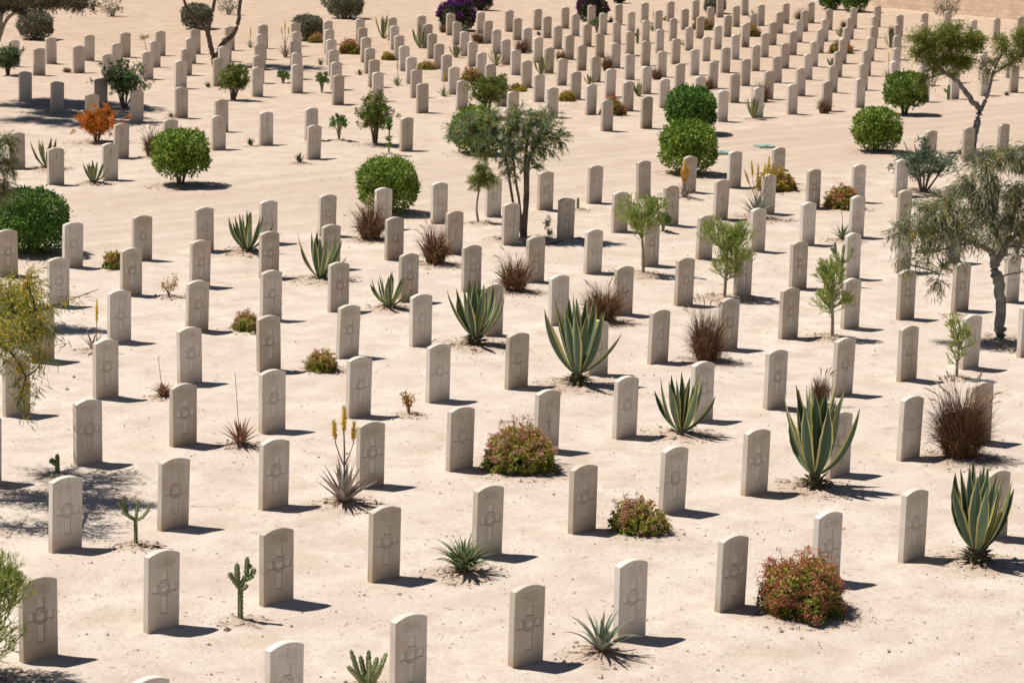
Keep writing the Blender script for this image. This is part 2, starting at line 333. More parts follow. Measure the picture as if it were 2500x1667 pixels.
# ------------------------------------------------------------------ places (metres, from the survey of the photo)
STONES=[
(-3.007,21.630,2,'headstone with carved cross and badge, first from left in the first front row'),
(-1.962,22.694,3,'headstone with carved cross and badge, second from left in the first front row'),
(-0.905,23.619,1,'headstone with carved cross and badge, third from left in the first front row'),
(-4.444,24.562,1,'headstone with carved cross and badge, first from left in the second front row'),
(0.170,24.672,2,'headstone with carved cross and badge, fourth from left in the first front row'),
(-3.418,25.574,0,'headstone with carved cross and badge, second from left in the second front row'),
(1.194,25.614,3,'headstone with carved cross and badge, fifth from left in the first front row'),
(-2.367,26.526,1,'headstone with carved cross and badge, third from left in the second front row'),
(2.261,26.641,3,'headstone with carved cross and badge, sixth from left in the first front row'),
(-5.854,27.403,3,'headstone with carved cross and badge, first from left in the third front row'),
(-1.324,27.504,2,'headstone with carved cross and badge, fourth from left in the second front row'),
(3.354,27.689,0,'headstone with carved cross and badge, seventh from left in the first front row'),
(-4.843,28.449,1,'headstone with carved cross and badge, second from left in the third front row'),
(-0.252,28.509,1,'headstone with carved cross and badge, fifth from left in the second front row'),
(4.417,28.749,0,'headstone with carved cross and badge, eighth from left in the first front row'),
(-3.797,29.444,2,'headstone with carved cross and badge, third from left in the third front row'),
(0.809,29.557,2,'headstone with carved cross and badge, sixth from left in the second front row'),
(5.499,29.737,0,'headstone with carved cross and badge, ninth from left in the first front row'),
(-2.756,30.456,1,'headstone with carved cross and badge, fourth from left in the third front row'),
(1.874,30.562,2,'headstone with carved cross and badge, seventh from left in the second front row'),
(-6.262,31.294,4,'headstone with shallow cross and badge, first from left in the fourth front row'),
(-1.693,31.483,0,'headstone with carved cross and badge, fifth from left in the third front row'),
(2.927,31.580,0,'headstone with carved cross and badge, eighth from left in the second front row'),
(-5.218,32.384,4,'headstone with shallow cross and badge, second from left in the fourth front row'),
(-0.642,32.445,2,'headstone with carved cross and badge, sixth from left in the third front row'),
(4.049,32.615,2,'headstone with carved cross and badge, ninth from left in the second front row'),
(-4.173,33.408,3,'headstone with carved cross and badge, third from left in the fourth front row'),
(0.434,33.540,5,'headstone with thin carved cross, seventh from left in the third front row'),
(5.071,33.672,1,'headstone with carved cross and badge, tenth from left in the second front row'),
(-3.134,34.403,1,'headstone with carved cross and badge, fourth from left in the fourth front row'),
(1.472,34.499,1,'headstone with carved cross and badge, eighth from left in the third front row'),
(6.147,34.628,1,'headstone with carved cross and badge, eleventh from left in the second front row'),
(-6.590,35.046,2,'headstone with carved cross and badge, first from left in the fifth front row'),
(-2.070,35.393,0,'headstone with carved cross and badge, fifth from left in the fourth front row'),
(2.548,35.569,0,'headstone with carved cross and badge, ninth from left in the third front row'),
(-5.582,36.200,1,'headstone with carved cross and badge, second from left in the fifth front row'),
(-1.035,36.397,2,'headstone with carved cross and badge, sixth from left in the fourth front row'),
(3.621,36.541,1,'headstone with carved cross and badge, tenth from left in the third front row'),
(-4.547,37.192,1,'headstone with carved cross and badge, third from left in the fifth front row'),
(0.046,37.390,2,'headstone with carved cross and badge, seventh from left in the fourth front row'),
(4.667,37.522,4,'headstone with shallow cross and badge, eleventh from left in the third front row'),
(-3.531,38.230,1,'headstone with carved cross and badge, fourth from left in the fifth front row'),
(1.211,38.440,1,'headstone with carved cross and badge, eighth from left in the fourth front row'),
(-6.854,38.475,1,'headstone with carved cross and badge, first from left in the sixth front row'),
(5.734,38.586,4,'headstone with shallow cross and badge, twelfth from left in the third front row'),
(-2.466,39.250,0,'headstone with carved cross and badge, fifth from left in the fifth front row'),
(2.144,39.439,0,'headstone with carved cross and badge, ninth from left in the fourth front row'),
(6.804,39.595,2,'headstone with carved cross and badge, thirteenth from left in the third front row'),
(-5.958,40.024,2,'headstone with carved cross and badge, second from left in the sixth front row'),
(-1.418,40.315,0,'headstone with carved cross and badge, sixth from left in the fifth front row'),
(3.261,40.545,1,'headstone with carved cross and badge, tenth from left in the fourth front row'),
(7.841,40.607,2,'headstone with carved cross and badge, fourteenth from left in the third front row'),
(-4.907,41.060,1,'headstone with carved cross and badge, third from left in the sixth front row'),
(-0.339,41.315,2,'headstone with carved cross and badge, seventh from left in the fifth front row'),
(4.295,41.613,1,'headstone with carved cross and badge, eleventh from left in the fourth front row'),
(-3.863,42.142,2,'headstone with carved cross and badge, fourth from left in the sixth front row'),
(0.702,42.309,0,'headstone with carved cross and badge, eighth from left in the fifth front row'),
(5.381,42.612,1,'headstone with carved cross and badge, twelfth from left in the fourth front row'),
(-7.367,42.893,0,'headstone with carved cross and badge, first from left in the seventh front row'),
(-2.855,43.049,1,'headstone with carved cross and badge, fifth from left in the sixth front row'),
(1.765,43.347,1,'headstone with carved cross and badge, ninth from left in the fifth front row'),
(6.411,43.600,1,'headstone with carved cross and badge, thirteenth from left in the fourth front row'),
(-6.350,44.025,0,'headstone with carved cross and badge, second from left in the seventh front row'),
(-1.767,44.136,1,'headstone with carved cross and badge, sixth from left in the sixth front row'),
(2.815,44.335,1,'headstone with carved cross and badge, tenth from left in the fifth front row'),
(7.437,44.447,1,'headstone with carved cross and badge, fourteenth from left in the fourth front row'),
(-5.330,45.016,0,'headstone with carved cross and badge, third from left in the seventh front row'),
(-0.740,45.166,0,'headstone with carved cross and badge, seventh from left in the sixth front row'),
(3.875,45.363,3,'headstone with carved cross and badge, eleventh from left in the fifth front row'),
(8.459,45.412,3,'headstone with carved cross and badge, fifteenth from left in the fourth front row'),
(-8.709,45.680,3,'headstone with carved cross and badge, first from left in the eighth front row'),
(-4.266,46.151,0,'headstone with carved cross and badge, fourth from left in the seventh front row'),
(0.341,46.244,0,'headstone with carved cross and badge, eighth from left in the sixth front row'),
(4.925,46.381,3,'headstone with carved cross and badge, twelfth from left in the fifth front row'),
(-7.756,46.686,3,'headstone with carved cross and badge, second from left in the eighth front row'),
(-3.265,47.117,0,'headstone with carved cross and badge, fifth from left in the seventh front row'),
(1.370,47.255,4,'headstone with shallow cross and badge, ninth from left in the sixth front row'),
(5.989,47.490,2,'headstone with carved cross and badge, thirteenth from left in the fifth front row'),
(-6.678,47.696,2,'headstone with carved cross and badge, third from left in the eighth front row'),
(-2.193,48.182,2,'headstone with carved cross and badge, sixth from left in the seventh front row'),
(2.436,48.309,0,'headstone with carved cross and badge, tenth from left in the sixth front row'),
(7.024,48.427,2,'headstone with carved cross and badge, fourteenth from left in the fifth front row'),
(-5.698,48.838,4,'headstone with shallow cross and badge, fourth from left in the eighth front row'),
(-1.140,49.115,5,'headstone with thin carved cross, seventh from left in the seventh front row'),
(3.477,49.287,2,'headstone with carved cross and badge, eleventh from left in the sixth front row'),
(8.102,49.511,0,'headstone with carved cross and badge, fifteenth from left in the fifth front row'),
(-4.630,49.924,2,'headstone with carved cross and badge, fifth from left in the eighth front row'),
(-0.106,50.308,4,'headstone with shallow cross and badge, eighth from left in the seventh front row'),
(4.548,50.360,2,'headstone with carved cross and badge, twelfth from left in the sixth front row'),
(9.164,50.518,2,'headstone with carved cross and badge, sixteenth from left in the fifth front row'),
(-3.604,50.922,1,'headstone with carved cross and badge, sixth from left in the eighth front row'),
(0.947,51.129,2,'headstone with carved cross and badge, ninth from left in the seventh front row'),
(5.593,51.347,3,'headstone with carved cross and badge, thirteenth from left in the sixth front row'),
(-2.590,52.014,2,'headstone with carved cross and badge, seventh from left in the eighth front row'),
(2.017,52.222,2,'headstone with carved cross and badge, tenth from left in the seventh front row'),
(6.669,52.434,1,'headstone with carved cross and badge, fourteenth from left in the sixth front row'),
(-1.528,52.958,0,'headstone with carved cross and badge, eighth from left in the eighth front row'),
(3.076,53.288,5,'headstone with thin carved cross, eleventh from left in the seventh front row'),
(7.727,53.428,2,'headstone with carved cross and badge, fifteenth from left in the sixth front row'),
(-0.471,53.862,0,'headstone with carved cross and badge, ninth from left in the eighth front row'),
(4.143,54.390,5,'headstone with thin carved cross, twelfth from left in the seventh front row'),
(8.771,54.449,0,'headstone with carved cross and badge, sixteenth from left in the sixth front row'),
(0.589,55.067,3,'headstone with carved cross and badge, tenth from left in the eighth front row'),
(5.186,55.388,4,'headstone with shallow cross and badge, thirteenth from left in the seventh front row'),
(9.824,55.436,2,'headstone with carved cross and badge, seventeenth from left in the sixth front row'),
(1.629,56.169,8,'headstone with faint round badge, eleventh from left in the eighth front row'),
(6.239,56.417,3,'headstone with carved cross and badge, fourteenth from left in the seventh front row'),
(-9.824,57.096,7,'headstone with small thin cross, second from the left in the plot across the path'),
(2.703,57.166,4,'headstone with shallow cross and badge, twelfth from left in the eighth front row'),
(7.303,57.405,3,'headstone with carved cross and badge, fifteenth from left in the seventh front row'),
(-8.829,58.130,7,'headstone with small thin cross, third from the left in the plot across the path'),
(3.728,58.181,3,'headstone with carved cross and badge, thirteenth from left in the eighth front row'),
(8.355,58.418,1,'headstone with carved cross and badge, sixteenth from left in the seventh front row'),
(4.791,59.233,2,'headstone with carved cross and badge, fourteenth from left in the eighth front row'),
(-11.126,59.691,7,'headstone with small thin cross, first from the left in the plot across the path'),
(5.846,60.151,0,'headstone with carved cross and badge, fifteenth from left in the eighth front row'),
(-9.130,61.865,6,'headstone with round badge and cross, fourth from the left in the plot across the path'),
(-4.742,62.419,8,'headstone with faint round badge, tenth from the left in the plot across the path'),
(-8.130,62.923,8,'headstone with faint round badge, fifth from the left in the plot across the path'),
(-7.118,63.953,8,'headstone with faint round badge, sixth from the left in the plot across the path'),
(9.860,64.284,1,'headstone with carved cross and badge, sixteenth from left in the eighth front row'),
(-2.677,64.521,7,'headstone with small thin cross, eleventh from the left in the plot across the path'),
(-6.087,65.014,7,'headstone with small thin cross, eighth from the left in the plot across the path'),
(10.903,65.139,4,'headstone with shallow cross and badge, seventeenth from left in the eighth front row'),
(11.914,66.099,3,'headstone with carved cross and badge, eighteenth from left in the eighth front row'),
(-5.079,66.118,8,'headstone with faint round badge, ninth from the left in the plot across the path'),
(-7.454,67.646,8,'headstone with faint round badge, seventh from the left in the plot across the path'),
(-10.808,68.236,8,'headstone with faint round badge, first from left in the fourth row of far plot'),
(-9.828,69.345,8,'headstone with faint round badge, second from left in the fourth row of far plot'),
(2.300,69.734,8,'headstone with faint round badge, first from left in the first row of far plot'),
(-8.820,70.513,8,'headstone with faint round badge, third from left in the fourth row of far plot'),
(3.366,70.702,9,'headstone with plain worn face, second from left in the first row of far plot'),
(-12.176,71.141,9,'headstone with plain worn face, first from left in the fifth row of far plot'),
(-0.150,71.321,9,'headstone with plain worn face, first from left in the second row of far plot'),
(-11.188,72.221,8,'headstone with faint round badge, second from left in the fifth row of far plot'),
(0.911,72.571,8,'headstone with faint round badge, second from left in the second row of far plot'),
(5.507,72.795,8,'headstone with faint round badge, third from left in the first row of far plot'),
(-2.595,72.886,8,'headstone with faint round badge, first from left in the third row of far plot'),
(1.975,73.612,9,'headstone with plain worn face, third from left in the second row of far plot'),
(-13.479,73.672,9,'headstone with plain worn face, first from left in the sixth row of far plot'),
(6.573,73.997,9,'headstone with plain worn face, fourth from left in the first row of far plot'),
(-1.553,74.066,9,'headstone with plain worn face, second from left in the third row of far plot'),
(-5.003,74.708,8,'headstone with faint round badge, fourth from left in the fourth row of far plot'),
(3.031,74.774,8,'headstone with faint round badge, fourth from left in the second row of far plot'),
(7.609,75.024,9,'headstone with plain worn face, fifth from left in the first row of far plot'),
(-0.490,75.076,9,'headstone with plain worn face, third from left in the third row of far plot'),
(4.083,75.707,9,'headstone with plain worn face, fifth from left in the second row of far plot'),
(-3.959,75.792,9,'headstone with plain worn face, fifth from left in the fourth row of far plot'),
(8.684,76.056,9,'headstone with plain worn face, sixth from left in the first row of far plot'),
(0.571,76.316,9,'headstone with plain worn face, fourth from left in the third row of far plot'),
(-7.417,76.541,8,'headstone with faint round badge, third from left in the fifth row of far plot'),
(5.143,76.737,9,'headstone with plain worn face, sixth from left in the second row of far plot'),
(-2.922,76.899,9,'headstone with plain worn face, sixth from left in the fourth row of far plot'),
(9.764,77.215,9,'headstone with plain worn face, seventh from left in the first row of far plot'),
(1.629,77.372,9,'headstone with plain worn face, fifth from left in the third row of far plot'),
(-6.378,77.625,9,'headstone with plain worn face, fourth from left in the fifth row of far plot'),
(6.220,77.873,8,'headstone with faint round badge, seventh from left in the second row of far plot'),
(-1.881,77.921,9,'headstone with plain worn face, seventh from left in the fourth row of far plot'),
(-9.771,77.970,8,'headstone with faint round badge, second from left in the sixth row of far plot'),
(2.658,78.497,9,'headstone with plain worn face, sixth from left in the third row of far plot'),
(-5.333,78.676,8,'headstone with faint round badge, fifth from left in the fifth row of far plot'),
(7.295,78.951,9,'headstone with plain worn face, eighth from left in the second row of far plot'),
(-8.793,79.053,8,'headstone with faint round badge, third from left in the sixth row of far plot'),
(-0.836,79.135,9,'headstone with plain worn face, eighth from left in the fourth row of far plot'),
(11.931,79.342,9,'headstone with plain worn face, eighth from left in the first row of far plot'),
(-12.107,79.539,8,'headstone with faint round badge, first from left in the seventh row of far plot'),
(3.748,79.550,9,'headstone with plain worn face, seventh from left in the third row of far plot'),
(-4.288,79.749,9,'headstone with plain worn face, sixth from left in the fifth row of far plot'),
(8.356,80.133,8,'headstone with faint round badge, ninth from left in the second row of far plot'),
(-7.743,80.267,8,'headstone with faint round badge, fourth from left in the sixth row of far plot'),
(12.972,80.379,9,'headstone with plain worn face, ninth from left in the first row of far plot'),
(0.227,80.498,9,'headstone with plain worn face, ninth from left in the fourth row of far plot'),
(-11.092,80.648,8,'headstone with faint round badge, second from left in the seventh row of far plot'),
(4.799,80.672,9,'headstone with plain worn face, eighth from left in the third row of far plot'),
(-3.232,80.876,9,'headstone with plain worn face, seventh from left in the fifth row of far plot'),
(-14.393,81.024,8,'headstone with faint round badge, first from left in the eighth row of far plot'),
(9.439,81.261,9,'headstone with plain worn face, tenth from left in the second row of far plot'),
(-6.715,81.504,8,'headstone with faint round badge, fifth from left in the sixth row of far plot'),
(1.290,81.539,9,'headstone with plain worn face, tenth from left in the fourth row of far plot'),
(14.051,81.580,9,'headstone with plain worn face, tenth from left in the first row of far plot'),
(5.869,81.763,8,'headstone with faint round badge, ninth from left in the third row of far plot'),
(-2.207,81.958,8,'headstone with faint round badge, eighth from left in the fifth row of far plot'),
(-10.097,81.963,8,'headstone with faint round badge, third from left in the seventh row of far plot'),
(-13.381,82.114,8,'headstone with faint round badge, second from left in the eighth row of far plot'),
(10.471,82.223,8,'headstone with faint round badge, eleventh from left in the second row of far plot'),
(2.343,82.628,8,'headstone with faint round badge, eleventh from left in the fourth row of far plot'),
(-5.687,82.707,9,'headstone with plain worn face, sixth from left in the sixth row of far plot'),
(6.929,82.753,9,'headstone with plain worn face, tenth from left in the third row of far plot'),
(15.155,82.754,8,'headstone with faint round badge, eleventh from left in the first row of far plot'),
(-1.175,83.032,8,'headstone with faint round badge, ninth from left in the fifth row of far plot'),
(-9.085,83.091,9,'headstone with plain worn face, fourth from left in the seventh row of far plot'),
(11.567,83.277,8,'headstone with faint round badge, twelfth from left in the second row of far plot'),
(-12.408,83.312,9,'headstone with plain worn face, third from left in the eighth row of far plot'),
(-15.639,83.598,8,'headstone with faint round badge, first from left in the ninth row of far plot'),
(-4.638,83.655,9,'headstone with plain worn face, seventh from left in the sixth row of far plot'),
(3.422,83.683,8,'headstone with faint round badge, twelfth from left in the fourth row of far plot'),
(8.010,83.919,8,'headstone with faint round badge, eleventh from left in the third row of far plot'),
(-8.066,84.245,9,'headstone with plain worn face, fifth from left in the seventh row of far plot'),
(-0.115,84.326,9,'headstone with plain worn face, tenth from left in the fifth row of far plot'),
(12.653,84.452,9,'headstone with plain worn face, thirteenth from left in the second row of far plot'),
(-11.380,84.453,8,'headstone with faint round badge, fourth from left in the eighth row of far plot'),
(-3.599,84.745,9,'headstone with plain worn face, eighth from left in the sixth row of far plot'),
(-14.711,84.934,8,'headstone with faint round badge, second from left in the ninth row of far plot'),
(4.484,84.977,9,'headstone with plain worn face, thirteenth from left in the fourth row of far plot'),
(9.087,85.110,9,'headstone with plain worn face, twelfth from left in the third row of far plot'),
(0.932,85.418,8,'headstone with faint round badge, eleventh from left in the fifth row of far plot'),
(-7.059,85.453,9,'headstone with plain worn face, sixth from left in the seventh row of far plot'),
(13.747,85.469,8,'headstone with faint round badge, fourteenth from left in the second row of far plot'),
(-10.437,85.867,9,'headstone with plain worn face, fifth from left in the eighth row of far plot'),
(-2.565,85.889,8,'headstone with faint round badge, ninth from left in the sixth row of far plot'),
(5.568,85.914,8,'headstone with faint round badge, fourteenth from left in the fourth row of far plot'),
(-13.719,86.182,8,'headstone with faint round badge, third from left in the ninth row of far plot'),
(10.169,86.327,9,'headstone with plain worn face, thirteenth from left in the third row of far plot'),
(-6.027,86.591,8,'headstone with faint round badge, seventh from left in the seventh row of far plot'),
(1.998,86.636,8,'headstone with faint round badge, twelfth from left in the fifth row of far plot'),
(14.869,86.694,9,'headstone with plain worn face, fifteenth from left in the second row of far plot'),
(-9.411,86.780,9,'headstone with plain worn face, sixth from left in the eighth row of far plot'),
(6.627,86.958,8,'headstone with faint round badge, fifteenth from left in the fourth row of far plot'),
(-1.508,87.061,9,'headstone with plain worn face, tenth from left in the sixth row of far plot'),
(11.212,87.295,9,'headstone with plain worn face, fourteenth from left in the third row of far plot'),
(-12.747,87.416,9,'headstone with plain worn face, fourth from left in the ninth row of far plot'),
(-4.987,87.683,8,'headstone with faint round badge, eighth from left in the seventh row of far plot'),
(15.889,87.701,9,'headstone with plain worn face, sixteenth from left in the second row of far plot'),
(3.126,87.864,8,'headstone with faint round badge, thirteenth from left in the fifth row of far plot'),
(7.682,88.020,9,'headstone with plain worn face, sixteenth from left in the fourth row of far plot'),
(-8.396,88.061,9,'headstone with plain worn face, seventh from left in the eighth row of far plot'),
(-0.442,88.121,8,'headstone with faint round badge, eleventh from left in the sixth row of far plot'),
(12.301,88.324,8,'headstone with faint round badge, fifteenth from left in the third row of far plot'),
(-11.733,88.361,8,'headstone with faint round badge, fifth from left in the ninth row of far plot'),
(-3.943,88.761,8,'headstone with faint round badge, ninth from left in the seventh row of far plot'),
(4.142,88.841,9,'headstone with plain worn face, fourteenth from left in the fifth row of far plot'),
(8.742,89.136,9,'headstone with plain worn face, seventeenth from left in the fourth row of far plot'),
(-7.374,89.335,8,'headstone with faint round badge, eighth from left in the eighth row of far plot'),
(0.613,89.338,9,'headstone with plain worn face, twelfth from left in the sixth row of far plot'),
(-10.723,89.542,9,'headstone with plain worn face, sixth from left in the ninth row of far plot'),
(-2.902,89.820,9,'headstone with plain worn face, tenth from left in the seventh row of far plot'),
(5.194,90.021,9,'headstone with plain worn face, fifteenth from left in the fifth row of far plot'),
(9.814,90.241,8,'headstone with faint round badge, eighteenth from left in the fourth row of far plot'),
(-6.377,90.556,9,'headstone with plain worn face, ninth from left in the eighth row of far plot'),
(1.666,90.581,8,'headstone with faint round badge, thirteenth from left in the sixth row of far plot'),
(-9.738,90.892,9,'headstone with plain worn face, seventh from left in the ninth row of far plot'),
(-1.861,91.122,8,'headstone with faint round badge, eleventh from left in the seventh row of far plot'),
(6.275,91.123,9,'headstone with plain worn face, sixteenth from left in the fifth row of far plot'),
(10.918,91.520,8,'headstone with faint round badge, nineteenth from left in the fourth row of far plot'),
(2.719,91.699,8,'headstone with faint round badge, fourteenth from left in the sixth row of far plot'),
(-5.328,91.701,9,'headstone with plain worn face, tenth from left in the eighth row of far plot'),
(-8.720,91.969,8,'headstone with faint round badge, eighth from left in the ninth row of far plot'),
(-0.793,92.192,9,'headstone with plain worn face, twelfth from left in the seventh row of far plot'),
(7.346,92.204,8,'headstone with faint round badge, seventeenth from left in the fifth row of far plot'),
(11.990,92.558,8,'headstone with faint round badge, twentieth from left in the fourth row of far plot'),
(-4.283,92.788,8,'headstone with faint round badge, eleventh from left in the eighth row of far plot'),
(3.784,92.840,8,'headstone with faint round badge, fifteenth from left in the sixth row of far plot'),
(0.266,93.278,8,'headstone with faint round badge, thirteenth from left in the seventh row of far plot'),
(8.439,93.310,8,'headstone with faint round badge, eighteenth from left in the fifth row of far plot'),
(-7.734,93.335,9,'headstone with plain worn face, ninth from left in the ninth row of far plot'),
(13.022,93.553,9,'headstone with plain worn face, twenty-first from left in the fourth row of far plot'),
(-3.194,93.906,9,'headstone with plain worn face, twelfth from left in the eighth row of far plot'),
(4.858,94.044,8,'headstone with faint round badge, sixteenth from left in the sixth row of far plot'),
(-6.683,94.384,9,'headstone with plain worn face, tenth from left in the ninth row of far plot'),
(1.321,94.419,9,'headstone with plain worn face, fourteenth from left in the seventh row of far plot'),
(9.531,94.513,8,'headstone with faint round badge, nineteenth from left in the fifth row of far plot'),
(14.132,94.769,8,'headstone with faint round badge, twenty-second from left in the fourth row of far plot'),
(5.952,95.237,9,'headstone with plain worn face, seventeenth from left in the sixth row of far plot'),
(-2.211,95.338,8,'headstone with faint round badge, thirteenth from left in the eighth row of far plot'),
(10.579,95.526,9,'headstone with plain worn face, twentieth from left in the fifth row of far plot'),
(-5.656,95.733,8,'headstone with faint round badge, eleventh from left in the ninth row of far plot'),
(2.387,95.748,8,'headstone with faint round badge, fifteenth from left in the seventh row of far plot'),
(-1.141,96.161,9,'headstone with plain worn face, fourteenth from left in the eighth row of far plot'),
(7.030,96.203,8,'headstone with faint round badge, eighteenth from left in the sixth row of far plot'),
(-4.559,96.579,8,'headstone with faint round badge, twelfth from left in the ninth row of far plot'),
(11.671,96.851,9,'headstone with plain worn face, twenty-first from left in the fifth row of far plot'),
(16.301,97.002,9,'headstone with plain worn face, twenty-third from left in the fourth row of far plot'),
(3.475,97.069,9,'headstone with plain worn face, sixteenth from left in the seventh row of far plot'),
(8.103,97.428,8,'headstone with faint round badge, nineteenth from left in the sixth row of far plot'),
(-0.093,97.666,9,'headstone with plain worn face, fifteenth from left in the eighth row of far plot'),
(12.745,97.784,9,'headstone with plain worn face, twenty-second from left in the fifth row of far plot'),
(-3.561,97.879,8,'headstone with faint round badge, thirteenth from left in the ninth row of far plot'),
(4.552,98.158,9,'headstone with plain worn face, seventeenth from left in the seventh row of far plot'),
(9.187,98.510,9,'headstone with plain worn face, twentieth from left in the sixth row of far plot'),
(0.996,98.870,8,'headstone with faint round badge, sixteenth from left in the eighth row of far plot'),
(13.791,98.930,8,'headstone with faint round badge, twenty-third from left in the fifth row of far plot'),
(5.608,99.300,9,'headstone with plain worn face, eighteenth from left in the seventh row of far plot'),
(-2.541,99.390,8,'headstone with faint round badge, fourteenth from left in the ninth row of far plot'),
(10.277,99.914,8,'headstone with faint round badge, twenty-first from left in the sixth row of far plot'),
(14.917,100.120,9,'headstone with plain worn face, twenty-fourth from left in the fifth row of far plot'),
(-1.468,100.316,8,'headstone with faint round badge, fifteenth from left in the ninth row of far plot'),
(2.051,100.397,8,'headstone with faint round badge, seventeenth from left in the eighth row of far plot'),
(6.671,100.553,8,'headstone with faint round badge, nineteenth from left in the seventh row of far plot'),
(11.313,100.668,8,'headstone with faint round badge, twenty-second from left in the sixth row of far plot'),
(3.103,101.318,9,'headstone with plain worn face, eighteenth from left in the eighth row of far plot'),
(7.766,101.522,8,'headstone with faint round badge, twentieth from left in the seventh row of far plot'),
(-0.405,101.573,8,'headstone with faint round badge, sixteenth from left in the ninth row of far plot'),
(12.406,101.983,9,'headstone with plain worn face, twenty-third from left in the sixth row of far plot'),
(17.039,101.988,9,'headstone with plain worn face, twenty-fifth from left in the fifth row of far plot'),
(4.187,102.261,8,'headstone with faint round badge, nineteenth from left in the eighth row of far plot'),
(0.651,102.709,8,'headstone with faint round badge, seventeenth from left in the ninth row of far plot'),
(8.839,102.772,8,'headstone with faint round badge, twenty-first from left in the seventh row of far plot'),
(13.469,102.992,8,'headstone with faint round badge, twenty-fourth from left in the sixth row of far plot'),
(18.135,103.220,8,'headstone with faint round badge, twenty-sixth from left in the fifth row of far plot'),
(5.268,103.401,8,'headstone with faint round badge, twentieth from left in the eighth row of far plot'),
(1.725,103.916,8,'headstone with faint round badge, eighteenth from left in the ninth row of far plot'),
(14.538,103.925,9,'headstone with plain worn face, twenty-fifth from left in the sixth row of far plot'),
(9.942,103.960,8,'headstone with faint round badge, twenty-second from left in the seventh row of far plot'),
(19.276,104.487,9,'headstone with plain worn face, twenty-seventh from left in the fifth row of far plot'),
(6.351,104.607,8,'headstone with faint round badge, twenty-first from left in the eighth row of far plot'),
(11.023,105.159,9,'headstone with plain worn face, twenty-third from left in the seventh row of far plot'),
(15.671,105.171,8,'headstone with faint round badge, twenty-sixth from left in the sixth row of far plot'),
(2.772,105.381,9,'headstone with plain worn face, nineteenth from left in the ninth row of far plot'),
(7.449,106.035,8,'headstone with faint round badge, twenty-second from left in the eighth row of far plot'),
(12.105,106.330,9,'headstone with plain worn face, twenty-fourth from left in the seventh row of far plot'),
(3.860,106.337,8,'headstone with faint round badge, twentieth from left in the ninth row of far plot'),
(16.781,106.528,8,'headstone with faint round badge, twenty-seventh from left in the sixth row of far plot'),
(8.507,106.878,8,'headstone with faint round badge, twenty-third from left in the eighth row of far plot'),
(4.937,107.556,9,'headstone with plain worn face, twenty-first from left in the ninth row of far plot'),
(13.217,107.578,8,'headstone with faint round badge, twenty-fifth from left in the seventh row of far plot'),
(9.581,107.986,8,'headstone with faint round badge, twenty-fourth from left in the eighth row of far plot'),
(6.016,108.690,8,'headstone with faint round badge, twenty-second from left in the ninth row of far plot'),
(14.315,108.792,8,'headstone with faint round badge, twenty-sixth from left in the seventh row of far plot'),
(10.676,109.118,8,'headstone with faint round badge, twenty-fifth from left in the eighth row of far plot'),
(7.099,109.842,8,'headstone with faint round badge, twenty-third from left in the ninth row of far plot'),
(11.795,110.116,9,'headstone with plain worn face, twenty-sixth from left in the eighth row of far plot'),
(8.241,112.006,9,'headstone with plain worn face, twenty-fourth from left in the ninth row of far plot'),
(9.386,113.509,8,'headstone with faint round badge, twenty-fifth from left in the ninth row of far plot'),
]
